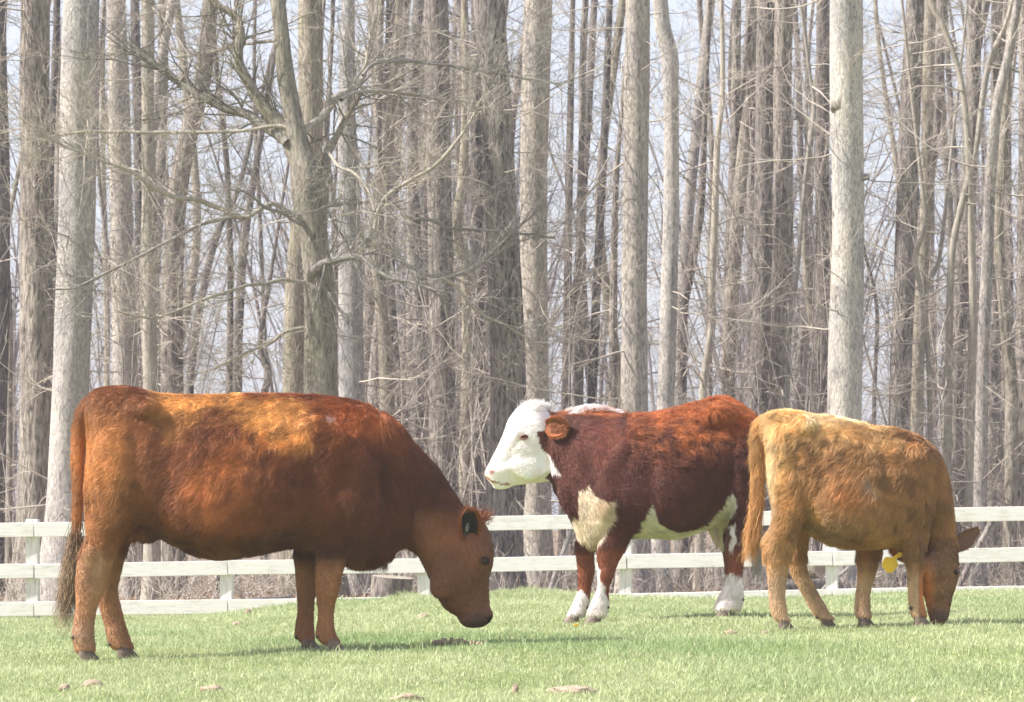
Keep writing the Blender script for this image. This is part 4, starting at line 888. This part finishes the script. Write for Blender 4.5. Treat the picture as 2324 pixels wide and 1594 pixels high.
# ---- 2: white faced cow facing left
def cow_hereford():
    Yc = 24.5; P = []
    torso = [(1718,975,1712,1080,.07,0),(1712,948,1706,1130,.17,0),(1694,932,1690,1165,.225,-.05),(1664,912,1662,1185,.265,-.05),(1632,903,1628,1190,.29,-.1),(1590,914,1590,1206,.32,-.15),(1535,929,1535,1221,.36,-.2),(1480,941,1480,1220,.37,-.2),
      (1432,941,1434,1221,.345,-.2),(1390,933,1392,1228,.32,-.15),(1350,926,1358,1244,.29,-.1),(1318,928,1334,1240,.25,0),(1292,933,1312,1215,.21,0),(1270,936,1296,1180,.175,0),(1252,938,1276,1140,.15,0),(1240,936,1258,1112,.13,0)]
    head = [(1262,945,1268,1095,.10,0),(1244,932,1256,1094,.115,0),(1222,914,1244,1094,.125,.15),(1196,914,1224,1096,.13,.2),(1170,931,1204,1098,.125,.3),(1153,954,1186,1100,.115,.3),(1144,980,1172,1102,.10,.25),(1131,1010,1158,1105,.084,.15),(1118,1036,1146,1108,.073,.1),(1106,1058,1134,1109,.067,0),(1100,1072,1120,1103,.06,0),(1100,1080,1110,1093,.042,0)]
    P.append(loft(torso, Yc, sq=2.25)); P.append(loft(head, Yc))
    ff = L_([(1400,1318,1130,.09,.14),(1385,1312,1190,.08,.14),(1352,1306,1240,.06,.13),(1349,1308,1270,.05,.13),(1350,1311,1295,.048,.13),(1342,1313,1325,.037,.13),(1339,1312,1345,.035,.13),(1338,1304,1362,.042,.13),(1334,1295,1382,.046,.13),(1328,1286,1406,.054,.13)])
    nf = L_([(1452,1360,1100,.10,-.16),(1448,1362,1170,.10,-.17),(1434,1362,1215,.078,-.165),(1417,1355,1253,.06,-.16),(1402,1354,1280,.052,-.155),(1394,1356,1302,.048,-.155),(1385,1357,1325,.038,-.155),(1381,1353,1345,.036,-.155),(1382,1345,1362,.043,-.155),(1382,1337,1380,.046,-.155),(1377,1330,1405,.055,-.155)])
    nh = L_([(1712,1640,1000,.10,-.15),(1712,1636,1070,.12,-.17),(1710,1650,1130,.115,-.18),(1708,1660,1170,.095,-.18),(1702,1652,1200,.078,-.18),(1697,1647,1230,.062,-.18),(1692,1650,1256,.052,-.18),(1686,1652,1290,.043,-.18),(1684,1648,1320,.04,-.18),(1688,1634,1350,.047,-.18),(1688,1626,1365,.05,-.18),(1680,1618,1388,.056,-.18)])
    fh = L_([(1700,1630,1000,.11,.15),(1704,1625,1080,.12,.16),(1700,1612,1150,.10,.16),(1690,1618,1190,.075,.16),(1685,1630,1220,.058,.16),(1684,1640,1250,.05,.16),(1680,1645,1290,.042,.16),(1678,1646,1330,.04,.16),(1680,1640,1360,.048,.16),(1680,1634,1384,.055,.16)])
    for l in (ff, nf, nh, fh): P.append(loft(leg_to_ground(l, Yc), Yc, n=20))
    P.append(loft([(1690,935,1696,960,.035,0,0),(1708,945,1708,968,.035,0,0),(1726,968,1712,976,.034,0,0),(1730,1010,1714,1010,.028,0,0),(1729,1080,1715,1080,.025,0,0),(1727,1150,1715,1150,.022,0,0),(1724,1220,1713,1220,.02,0,0)], Yc, n=14))
    P += [blob(1400, 1090, -.26, 50, 90, .07, Yc, -.25), blob(1400, 1090, .26, 50, 90, .07, Yc, -.25), blob(1628, 944, -.215, 40, 26, .06, Yc, .3), blob(1628, 944, .215, 40, 26, .06, Yc, .3), blob(1680, 1060, -.22, 36, 76, .07, Yc), blob(1680, 1060, .22, 36, 76, .07, Yc),
          blob(1530, 1110, -.30, 80, 84, .09, Yc), blob(1530, 1110, .30, 80, 84, .09, Yc), blob(1180, 984, -.10, 17, 13, .035, Yc), blob(1180, 984, .10, 17, 13, .035, Yc), blob(1205, 1045, -.085, 50, 44, .025, Yc, .3), blob(1205, 1045, .085, 50, 44, .025, Yc, .3),
          blob(1117, 1072, -.045, 14, 11, .028, Yc, .6), blob(1117, 1072, .045, 14, 11, .028, Yc, .6), blob(1140, 1104, 0, 22, 7, .055, Yc, .1), blob(1218, 932, 0, 24, 12, .09, Yc), blob(1345, 1215, 0, 36, 34, .10, Yc), blob(1310, 1130, -.13, 40, 60, .05, Yc, .5), blob(1310, 1130, .13, 40, 60, .05, Yc, .5)]
    P.append(loft([(1622,1190,1598,1186,.03,0,0),(1630,1215,1610,1212,.022,0,0),(1638,1240,1626,1240,.015,0,0)], Yc, n=12))
    me = body_mesh(P, .013, 5)
    sculpt(me, [(1632, 938, 18, 12, .02), (1592, 990, 34, 34, -.020), (1600, 1090, 24, 50, -.014, -.3), (1475, 1070, 18, 90, -.018), (1345, 1080, 18, 80, -.014, -.3), (1420, 1010, 26, 56, .012, -.3), (1390, 1140, 30, 30, .012), (1680, 1246, 10, 12, .008), (1668, 1275, 7, 34, -.008),
        (1376, 1300, 12, 13, .008), (1160, 1040, 30, 8, -.006, -.7), (1160, 1060, 40, 10, .005, -.3), (1205, 1060, 30, 26, .006), (1165, 1016, 10, 36, -.008, .6), (1234, 1040, 8, 40, -.010, -.25), (1118, 1068, 14, 10, .004)])
    Z = lambda pts: [(1054.8 + x / 2.839, 867.6 + y / 2.839) for x, y in pts]
    face = Z([(560, 235), (545, 300), (500, 320), (470, 330), (480, 400), (520, 450), (560, 500), (600, 560), (630, 585), (560, 590), (510, 620), (560, 660), (560, 720), (0, 760), (0, 0), (470, 0), (520, 120), (525, 180)])
    bris = Z([(725, 720), (760, 700), (790, 665), (840, 730), (900, 765), (940, 768), (990, 752), (965, 800), (975, 850), (945, 920), (900, 985), (865, 1060), (835, 1092), (790, 1060), (740, 1010), (680, 985), (675, 880), (735, 885), (740, 800)])
    belly = Z([(1200, 800), (1235, 850), (1250, 905), (1300, 945), (1380, 968), (1480, 955), (1570, 905), (1640, 830), (1700, 740), (1720, 690), (1748, 780), (1745, 830), (1705, 880), (1660, 1000), (1668, 1100), (1580, 1110), (1400, 1100), (1050, 1050), (1070, 995), (1130, 920), (1170, 850)])
    crest = [(1278, 900), (1278, 941), (1300, 938), (1340, 934), (1370, 933), (1405, 937), (1420, 900)]
    hm1 = Z([(1705, 930), (1735, 910), (1750, 1000), (1740, 1080), (1715, 1100), (1705, 1040), (1722, 1000), (1705, 970)])
    nfw = Z([(845, 1140), (868, 1180), (875, 1240), (905, 1330), (925, 1390), (1000, 1450), (960, 1600), (600, 1600), (640, 1450), (735, 1330), (760, 1340), (800, 1385), (845, 1320), (850, 1230)])
    def colf(u, v, X):
        j1 = snoise(X, 22, 81, 2) * 4; j2 = snoise(X, 22, 85, 2) * 4; U = u + j1; V = v + j2
        k = snoise(X, 8, 82, 3); k2 = snoise(X, 24, 83, 2)
        base = np.array([.105, .030, .019]) * np.ones((len(u), 1))
        def mix(w, c):
            nonlocal base
            w = np.clip(w, 0, 1)[:, None]; base = base * (1 - w) + np.array(c) * w
        mix(np.clip((1000 + 20 * k - v) / 60, 0, 1) * (u > 1420), (.46, .125, .032))  # back painted brighter than the dark base, putting the sunlit top into the coat
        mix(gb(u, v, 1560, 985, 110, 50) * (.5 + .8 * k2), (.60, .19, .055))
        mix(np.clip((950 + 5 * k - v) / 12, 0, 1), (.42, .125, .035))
        mix(gb(u, v, 1360, 1000, 60, 50) * (.4 + .4 * k), (.27, .065, .038))
        mix(np.clip((v - 1235) / 20, 0, 1), (.26, .080, .035))
        white = inpoly(U, V, face) | inpoly(U, V, belly) | inpoly(U, V, hm1) | inpoly(U, V, nfw) | ((V > 1305) & (u > 1560)) | inpoly(U, V, crest) & (v < 940)
        cream = inpoly(U, V, bris)
        base[white] = (.84, .765, .745); base[cream] = np.array([.70, .58, .44]); bw = inpoly(U, V, belly); base[bw] = (.72, .66, .54)
        mix(gb(u, v, 1372, 1150, 26, 26) * cream * (.6 + .4 * k), (.66, .45, .26))
        dirt = ((V > 1305)) * np.clip(.35 + k, 0, 1); mix(dirt * white * np.clip((v - 1370) / 25, 0, 1) * .8, (.55, .46, .36))
        mix(gb(u, v, 1115, 1071, 6, 4.5) * 1.8, (.30, .05, .035)); mix(gb(u, v, 1104, 1074, 9, 10) * .5, (.78, .56, .48)); mix(gb(u, v, 1103, 1084, 8, 7) * .9, (.72, .42, .25))
        mline = np.abs(v - np.interp(u, [1100, 1115, 1135, 1155], [1081, 1092, 1098, 1099])) < 2.2; base[mline & (u < 1156)] = (.34, .16, .09)
        mix(gb(u, v, 1187, 995, 13, 5) * .8, (.60, .36, .29))
        mix(gb(u, v, 1634, 1215, 14, 34) * .7 * (X[:, 1] < Yc + .1), (.68, .45, .33))
        base *= (1 + .12 * k + .06 * k2)[:, None]
        return np.clip(base, .005, .88)
    def lenf(u, v):
        L = np.full(u.shape, .028); L = np.where((u > 1430) & (v < 1060), .04, L); L = np.where(v < 945, .045, L); L = np.where((u > 1275) & (u < 1400) & (v < 940), .075, L); L = np.where(u < 1250, .008, L)
        L = np.where((u < 1250) & (v < 935), .035, L); L = np.where((u < 1150) & (v > 1050), .004, L); L = np.where(v > 1250, .016, L); L = np.where((v > 1300), .024, L)
        m = np.full(u.shape, .35); m = np.where((u > 1430) & (v < 1060), .95, m); m = np.where(u < 1240, .02, m); m = np.where(v > 1250, .3, m); return L, m
    def flow(u, v, fl, f):
        hd = u < 1250; fl[hd] = np.array([.6, 0, .5]); lg = v > 1230; fl[lg] = np.array([0, 0, -1.]); cr = (u > 1275) & (u < 1400) & (v < 940); fl[cr] = np.array([.2, 0, .9]); pl = (u < 1250) & (v < 925); fl[pl] = np.array([.4, 0, .9]); return fl
    hoofs = [(1303, .13), (1352, -.155), (1648, -.18), (1656, .16)]
    cow, o0 = finish(me, 'cow', 'dark red cow with a white face and white socks, standing in the middle', 'cow', Yc, 1480, hoofs, -1, colf)
    coat(me, cow, o0, Yc, colf, lenf, 110000, -1, 200, flow, .0012)
    dewclaws(cow, o0, [(1335, 1380, .13), (1383, 1380, -.155), (1689, 1362, -.18)], Yc, -1)
    for s in (-1, 1):
        c = wp(1189, 993.5, Yc) + np.array([0, s * .124, 0]); sphere('eye', c, (.019, .013, .012), EM.m, cow, o0, rot=((.97, 0, -.2), (0, 1, 0), (.2, 0, .97))); eyelid(c + np.array([0, s * .008, 0]), (.022, .012), .2, (.24, .11, .085), cow, o0, s)
        e = wp(1238, 968, Yc) + np.array([0, s * .11, 0])
        ear(e, (.84, s * .46, -.10), (.45, s * 1., -.12), .145, .118, cow, o0, (.36, .115, .04), (.20, .075, .035), 41 + s, .025, nh=2600)
    r = np.random.default_rng(8); n = 700
    ax = np.array([.84, -.46, -.10]); ax /= np.linalg.norm(ax); q = r.uniform(.15, .95, n); rt = wp(1238, 968, Yc) + np.array([0, -.125, 0]) + ax * (q * .145)[:, None] + np.stack([0 * q, 0 * q, r.normal(0, .022, n)], -1)
    d = ax * .8 + np.stack([r.normal(0, .25, n), -np.abs(r.normal(.1, .2, n)), r.normal(0, .35, n)], -1); d /= np.linalg.norm(d, axis=1, keepdims=True)
    strands('ear_hair', rt, d, r.uniform(.012, .03, n), np.where(r.uniform(0, 1, (n, 1)) < .5, np.array([.50, .19, .07]), np.array([.24, .085, .035])) * r.uniform(.7, 1.3, (n, 1)), cow, o0, 45, .003, .0011)
    n = 900
    rt = wp(1216, 921, Yc) + r.normal(0, 1, (n, 3)) * [.036, .05, .008]; d = np.array([.35, 0, .8]) + r.normal(0, .6, (n, 3)); d /= np.linalg.norm(d, axis=1, keepdims=True)
    strands('poll_tuft', rt, d, r.uniform(.014, .040, n), np.array([.82, .80, .77]) * r.uniform(.85, 1.05, (n, 1)), cow, o0, 13, .01)
    n = 900; rt = wp(1719, 1215, Yc) + r.normal(0, 1, (n, 3)) * [.012, .012, .04]; d = np.array([.0, 0, -1.]) + r.normal(0, .07, (n, 3))
    strands('tail_switch', rt, d, r.uniform(.1, .26, n), np.array([.55, .50, .45]) * r.uniform(.6, 1.1, (n, 1)), cow, o0, 14, .02)
cow_hereford()

# ---- 3: tan calf grazing, facing right, head turned a little to the camera
def calf():
    Yc = 21.4; P = []
    torso = [(1730,968,1742,1010,.06,0),(1735,948,1748,1090,.14,0),(1752,938,1760,1150,.185,0),(1780,934,1785,1180,.215,-.05),(1812,936,1818,1196,.235,-.1),(1848,944,1854,1218,.265,-.15),(1890,948,1894,1236,.30,-.2),(1935,957,1938,1241,.31,-.2),(1985,969,1986,1240,.29,-.2),
      (2030,975,2026,1238,.26,-.1),(2066,986,2056,1243,.225,0),(2096,999,2070,1240,.19,0),(2121,1022,2078,1225,.16,0),(2138,1052,2082,1205,.135,0),(2150,1092,2086,1195,.12,0,.02),(2156,1130,2090,1205,.112,0,.04),(2160,1170,2094,1220,.105,0,.05),(2163,1205,2098,1240,.10,0,.05)]
    head = [(2158,1190,2100,1225,.085,0,.05),(2166,1225,2098,1250,.095,0,.04),(2174,1262,2089,1285,.105,0,.03),(2175,1296,2087,1314,.098,0,.02),(2170,1326,2091,1338,.085,0,.01),(2161,1354,2101,1362,.066,0,0),(2156,1380,2104,1382,.06,0,0),(2153,1402,2108,1400,.056,0,0),(2146,1415,2114,1415,.04,0,0)]
    P.append(loft(torso, Yc, sq=2.2)); P.append(loft(head, Yc, sq=2.3))
    nh = L_([(1744,1830,980,.08,-.10),(1744,1846,1050,.10,-.125),(1752,1852,1110,.10,-.135),(1757,1838,1160,.085,-.14),(1752,1816,1195,.068,-.14),(1736,1803,1226,.054,-.14),(1735,1796,1258,.047,-.14),(1740,1789,1294,.04,-.14),(1743,1783,1330,.035,-.14),(1746,1782,1360,.033,-.14),(1748,1785,1382,.038,-.14),(1756,1789,1402,.037,-.14),(1764,1797,1428,.043,-.14)])
    fh = L_([(1750,1830,990,.09,.10),(1752,1846,1070,.10,.12),(1770,1848,1140,.09,.13),(1785,1838,1190,.07,.13),(1796,1830,1225,.05,.13),(1797,1828,1258,.043,.13),(1793,1833,1296,.038,.13),(1808,1846,1326,.034,.13),(1825,1862,1355,.033,.13),(1838,1876,1380,.037,.13),(1848,1884,1396,.037,.13),(1858,1895,1416,.042,.13)])
    nf = L_([(2040,2120,1080,.07,-.09),(2038,2120,1140,.078,-.105),(2042,2108,1190,.066,-.11),(2050,2102,1225,.054,-.11),(2055,2098,1258,.046,-.11),(2058,2097,1285,.041,-.11),(2060,2094,1315,.034,-.11),(2061,2094,1345,.032,-.11),(2062,2097,1368,.037,-.11),(2064,2100,1384,.037,-.11),(2069,2108,1406,.044,-.11)])
    ff = L_([(1962,2040,1130,.07,.10),(1950,2022,1190,.065,.10),(1946,2004,1238,.052,.10),(1945,1996,1272,.044,.10),(1947,1986,1306,.037,.10),(1944,1976,1340,.032,.10),(1940,1975,1368,.036,.10),(1940,1975,1384,.038,.10),(1944,1978,1406,.043,.10)])
    for l in (nh, fh, nf, ff): P.append(loft(leg_to_ground(l, Yc), Yc, n=20))
    P.append(loft([(1752,938,1758,966,.03,0,0),(1735,944,1746,968,.03,0,0),(1718,960,1738,974,.03,0,0),(1709,990,1734,992,.029,0,0),(1709,1040,1732,1040,.026,0,0),(1711,1090,1730,1090,.022,0,0),(1712,1140,1728,1140,.018,0,0),(1709,1185,1722,1185,.013,0,0),(1704,1225,1714,1225,.010,0,0)], Yc, n=14))
    P += [blob(1800, 1080, -.17, 48, 90, .06, Yc), blob(1800, 1080, .17, 48, 90, .06, Yc), blob(1826, 962, -.165, 20, 16, .045, Yc), blob(1826, 962, .165, 20, 16, .045, Yc), blob(2070, 1090, -.17, 44, 84, .055, Yc, -.15), blob(2070, 1090, .17, 44, 84, .055, Yc, -.15),
          blob(1930, 1130, -.235, 80, 80, .08, Yc), blob(1930, 1130, .235, 80, 80, .08, Yc), blob(2166, 1296, -.02, 12, 13, .04, Yc), blob(2112, 1290, -.06, 22, 34, .05, Yc)]
    me = body_mesh(P, .012, 5)
    sculpt(me, [(1826, 964, 18, 12, .016), (1868, 1010, 26, 34, -.016), (1862, 1110, 22, 46, -.014, .3), (2010, 1090, 16, 90, -.014), (2060, 1060, 26, 56, .012, .25), (2075, 1150, 26, 26, .010), (1758, 1228, 10, 12, .007), (1775, 1255, 7, 36, -.007), (2077, 1285, 12, 13, .007),
        (2140, 1330, 12, 30, -.010), (2115, 1300, 14, 28, .008), (2132, 1380, 18, 8, .004)])
    def colf(u, v, X):
        k = snoise(X, 9, 91, 3); k2 = snoise(X, 25, 92, 2)
        base = np.array([.46, .25, .105]) * np.ones((len(u), 1))
        def mix(w, c):
            nonlocal base
            w = np.clip(w, 0, 1)[:, None]; base = base * (1 - w) + np.array(c) * w
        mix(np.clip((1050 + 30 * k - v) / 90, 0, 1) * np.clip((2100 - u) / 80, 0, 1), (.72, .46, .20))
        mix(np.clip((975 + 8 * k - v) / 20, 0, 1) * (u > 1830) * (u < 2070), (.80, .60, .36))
        mix((u < 1738) * .7, (.62, .33, .115)); mix(gb(u, v, 1765, 1040, 34, 90), (.76, .48, .19)); mix(gb(u, v, 1752, 1090, 14, 110) * .9, (.84, .68, .45))  # last mix paints the lit rear edge into the colour
        mix(gb(u, v, 1800, 1150, 50, 50) * .8, (.60, .31, .105))
        mix(gb(u, v, 1940, 1130, 60, 40) * (.7 + .5 * k), (.46, .20, .072))
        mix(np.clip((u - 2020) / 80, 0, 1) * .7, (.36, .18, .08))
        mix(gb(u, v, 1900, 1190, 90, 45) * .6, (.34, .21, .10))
        mix((u > 2085) * np.clip((v - 1210) / 30, 0, 1) * .8 * (X[:, 1] > Yc - .16), (.20, .105, .06))  # head darkened: shade on the turned face painted into the coat
        mix(gb(u, v, 2100, 1345, 18, 50) * 1.3, (.62, .25, .09))  # near cheek painted bright orange for the light from the left
        mix(gb(u, v, 2135, 1398, 22, 14), (.12, .085, .07))
        mix(np.clip((v - 1275) / 50, 0, 1) * (u < 2085), (.62, .42, .26)); mix(gb(u, v, 1965, 1250, 40, 40) * .7, (.36, .15, .07))
        mix(gb(u, v, 1971, 1096, 9, 20) * 1.3 * (.8 + k2), (.33, .27, .22)); mix(gb(u, v, 1980, 1118, 7, 9) * (1 + k2), (.5, .38, .28))
        mix(gb(u, v, 1858, 1028, 14, 8) * (.5 + k2), (.22, .14, .06)); mix(gb(u, v, 1880, 1065, 26, 18) * (.3 + .8 * k2), (.25, .10, .04))
        base *= (1 + .18 * k + .10 * k2)[:, None]
        return np.clip(base, .005, .9)
    def lenf(u, v):
        L = np.full(u.shape, .04); L = np.where(v < 1000, .042, L); L = np.where((v > 1270) & (u < 2086), .018, L); L = np.where((u > 2085) & (v > 1240), .012, L); L = np.where((u > 2100) & (v > 1380), .005, L); L = np.where(u < 1735, .055, L)
        m = np.full(u.shape, .62); m = np.where(v > 1270, .3, m); m += .4 * gb(u, v, 1860, 1050, 60, 60); return L, m
    def flow(u, v, fl, f):
        lg = (v > 1235); fl[lg] = np.array([0, 0, -1.]); hd = (u > 2100) & (v > 1230); fl[hd] = np.array([0, 0, .9]); nk = (u > 2100) & ~hd; fl[nk] = np.array([0, 0, -1.]); tl = u < 1735; fl[tl] = np.array([-.1, 0, -1.]); return fl
    hoofs = [(1778, -.14), (1874, .13), (2087, -.11), (1960, .10)]
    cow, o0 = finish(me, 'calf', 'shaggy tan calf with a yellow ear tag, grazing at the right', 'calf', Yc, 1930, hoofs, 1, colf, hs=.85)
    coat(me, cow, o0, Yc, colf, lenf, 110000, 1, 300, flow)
    dewclaws(cow, o0, [(1760, 1405, -.14), (1850, 1402, .13), (2063, 1382, -.11), (1944, 1386, .10)], Yc, 1)
    sphere('eye', wp(2168, 1298, Yc) + np.array([0, -.055, 0]), (.014, .014, .016), EM.m, cow, o0); sphere('eye', wp(2140, 1294, Yc) + np.array([0, .125, 0]), (.014, .012, .016), EM.m, cow, o0)
    ear(wp(2160, 1250, Yc + .06), (.78, .26, .60), (.1, -1, .0), .20, .098, cow, o0, (.22, .11, .06), (.17, .09, .06), 51, .016, nh=1500, cup=.45, pt=.7)
    e2 = ear(wp(2098, 1274, Yc + .03), (-.93, -.15, .30), (.1, -1, .15), .20, .095, cow, o0, (.42, .17, .07), (.50, .21, .085), 52, .018, nh=1500, cup=.4)
    # ear tag
    N = Nodes('yellow_plastic'); N.p.inputs['Base Color'].default_value = (.95, .58, .025, 1); N.p.inputs['Roughness'].default_value = .4
    def plate(name, out, c, th, parent):
        V = []; n = len(out)
        for s in (-1, 1): V += [wp(a, b, c) + np.array([0, s * th, 0]) - o0 for a, b in out]
        F = [list(range(n))[::-1], list(range(n, 2 * n))] + [[i, (i + 1) % n, (i + 1) % n + n, i + n] for i in range(n)]
        me_ = bpy.data.meshes.new(name); me_.from_pydata([tuple(v) for v in V], [], F); o = obj(name, me_, N.m, parent); m = o.modifiers.new('b', 'BEVEL'); m.width = .0012; m.segments = 2; return o
    oc = [(2006, 1268), (2012, 1264), (2030, 1266), (2038, 1277), (2038, 1284), (2028, 1298), (2020, 1301), (2012, 1299), (2002, 1286), (2001, 1280)]
    tg = plate('ear_tag', oc, Yc - .045, .0012, cow)
    th = np.arange(16) * np.pi / 8; plate('tag_button', [(2042 + 6 * math.cos(a), 1259.5 + 6 * math.sin(a)) for a in th], Yc - .05, .003, tg)
    plate('tag_neck', [(2022, 1266), (2038, 1256), (2043, 1262), (2030, 1274)], Yc - .046, .001, tg)
    r = np.random.default_rng(15); n = 3200; s = r.uniform(0, 1, n); cu_ = np.interp(s, [0, .5, 1], [1722, 1720, 1708]); cv = np.interp(s, [0, .5, 1], [985, 1120, 1215])
    rt = np.array([wp(a, b, Yc) for a, b in zip(cu_, cv)]) + r.normal(0, 1, (n, 3)) * [.014, .012, .01]; d = np.array([-.14, 0, -1.]) + np.stack([r.normal(0, .12, n) * (.4 + s), r.normal(0, .1, n), 0 * s], -1); d /= np.linalg.norm(d, axis=1, keepdims=True)
    colr = np.where(r.uniform(0, 1, (n, 1)) < .5, np.array([.72, .43, .18]), np.array([.52, .25, .085])) * r.uniform(.75, 1.25, (n, 1))
    strands('tail_switch', rt, d, .05 + .11 * s * r.uniform(.5, 1.3, n), colr, cow, o0, 16, .012, .0013)
calf()

# ------------------------------------------------------------------ dung, clods and a dandelion
N = Nodes('dry_dung'); v = N.mapping((1, 1, 1)); a = N.noise(v, 38, 6, .7)
N.l(N.ramp(a, [(.3, (.16, .115, .085)), (.5, (.40, .30, .22)), (.7, (.60, .48, .35))]).outputs[0], N.p.inputs['Base Color']); N.p.inputs['Roughness'].default_value = .95; N.bump(a, .8, .01)
DUNG = N.m
def pat(name, label, u, v, wpx, h, seed, cat, group=None, lumps=1, asp=.75):
    # find the ground under the pixel row
    Ys = np.linspace(13, 34, 800); vv = VH - (gz((u - UC) * Ys / FPX, Ys) - CZ) / Ys * FPX; Y = float(Ys[np.argmin(np.abs(vv - v))])
    x = (u - UC) * Y / FPX; rx = wpx * .5 * Y / FPX; c0 = np.array([x, Y, float(gz(x, Y))]); r = np.random.default_rng(seed); VV, FF, o = [], [], 0
    for l in range(lumps):
        cc = np.array([0, 0, 0.]) if lumps == 1 else np.array([r.uniform(-.85, .85) * rx, r.normal(0, .05), r.uniform(0, .8) * h]); rr = rx if lumps == 1 else r.uniform(.10, .24) * rx; hh = h if lumps == 1 else h * r.uniform(.5, 1.1)
        th = np.linspace(0, np.pi, 14); ph = np.linspace(0, 2 * np.pi, 29)[:-1]; T, Pp = np.meshgrid(th, ph, indexing='ij'); D = np.stack([np.sin(T) * np.cos(Pp), np.sin(T) * np.sin(Pp), np.cos(T)], -1)
        k = 1 + .28 * snoise(D, 2.2, seed + l, 3) + .12 * snoise(D, 7, seed + l + 50, 2); V = D * k[..., None] * np.array([rr, rr * asp, hh]) + cc + np.array([0, 0, hh * .45])
        idx = np.arange(14 * 28).reshape(14, 28); a = idx[:-1]; b = np.roll(a, -1, 1); c_ = idx[1:]; d = np.roll(c_, -1, 1); VV.append(V.reshape(-1, 3)); FF.append(np.stack([a, c_, d, b], -1).reshape(-1, 4) + o); o += 14 * 28
    tag(obj(name, mesh_np(name, np.vstack(VV), np.vstack(FF)), DUNG, None, c0), label, cat, group)
G = 'dry dung lying in the grass'
pat('dung_pile', 'crumbly heap of dry dung on the grass below the brown cow muzzle', 1025, 1466, 92, .019, 1, 'dung', G, 14)
pat('dung_pile', 'flat grey dung lumps at the right end of the crumbly heap', 1082, 1468, 60, .018, 2, 'dung', G, 5)
pat('dung_pat', 'wide flat dried dung pat at the bottom centre of the photo', 1302, 1574, 112, .020, 3, 'dung', G)
pat('dung_pat', 'small dark dung pat at the lower left corner area', 210, 1562, 46, .024, 4, 'dung', G)
pat('dung_pat', 'pale clod just left of the dark dung pat lower left', 146, 1568, 26, .018, 5, 'dung', G)
pat('dung_pat', 'pinkish flat clod between the lower left pats and bottom centre', 482, 1572, 52, .020, 6, 'dung', G)
pat('dung_pat', 'flat clod cut off by the bottom edge left of centre', 925, 1594, 70, .022, 7, 'dung', G)
pat('dung_pat', 'small dung clod in front of the fence under the brown cow belly', 563, 1394, 16, .028, 8, 'dung', G)
pat('dung_pat', 'light brown clod on the grass between the brown cow legs', 538, 1420, 22, .022, 9, 'dung', G)
pat('dung_pat', 'small pale clod behind the brown cow throat on the grass rise', 962, 1405, 26, .022, 10, 'dung', G)
pat('dung_pat', 'thin flat clod on the grass below the white sock of the hind leg', 1658, 1440, 30, .014, 11, 'dung', G)
pat('dung_pat', 'tiny clod beside the near hind hoof of the tan calf', 1736, 1440, 16, .014, 12, 'dung', G)
pat('dung_pat', 'small upright clod at the bottom edge left of the wide pat', 1170, 1578, 16, .028, 13, 'dung', G)
def dandelion(u, Y):
    x = (u - UC) * Y / FPX; z = float(gz(x, Y)); root = empty('dandelion', (x, Y, z)); tag(root, 'single yellow dandelion in the grass below the white faced cow', 'flower')
    v, q = tubes(np.array([[[0, 0, 0], [.002, 0, .025], [.003, -.002, .05]]]), np.full((1, 3), .0018), 6); NS = Nodes('stem_green'); NS.p.inputs['Base Color'].default_value = (.16, .27, .07, 1); obj('stem', mesh_np('stem', v, q), NS.m, root)
    NY = Nodes('petal_yellow'); NY.p.inputs['Base Color'].default_value = (.85, .60, .02, 1); n = 46; V, F = [], []
    for i in range(n):
        a = i * 2.4; t = (i / n); el = 1.35 - 1.3 * t; d = np.array([math.cos(a) * math.cos(el), math.sin(a) * math.cos(el), math.sin(el)]); s = np.array([-math.sin(a), math.cos(a), 0]); b = np.array([.003, -.002, .05]); L = .017
        k = len(V); V += [b - s * .001, b + s * .001, b + d * L + s * .0022, b + d * L - s * .0022]; F.append((k, k + 1, k + 2, k + 3))
    obj('petals', mesh_np('petals', np.array(V), F), NY.m, root)
dandelion(1306, 21.4)

# ------------------------------------------------------------------ thin haze volume, added to lift the dark tones
def haze():
    me = mesh_np('haze', [(x, y, z) for x in (-34, 34) for y in (-4, 139) for z in (-2.2, 24)], [(0, 1, 3, 2), (4, 6, 7, 5), (0, 4, 5, 1), (2, 3, 7, 6), (0, 2, 6, 4), (1, 5, 7, 3)])
    m = bpy.data.materials.new('haze'); m.use_nodes = True; t = m.node_tree; t.nodes.clear(); o = t.nodes.new('ShaderNodeOutputMaterial'); p = t.nodes.new('ShaderNodeVolumePrincipled')
    p.inputs['Color'].default_value = (.97, .97, 1, 1); p.inputs['Density'].default_value = .0010; p.inputs['Anisotropy'].default_value = .2; t.links.new(p.outputs[0], o.inputs['Volume'])
    tag(obj('haze', me, m), 'thin pale haze added to lift the dark tones of the wood', 'haze', kind='stuff')
haze()
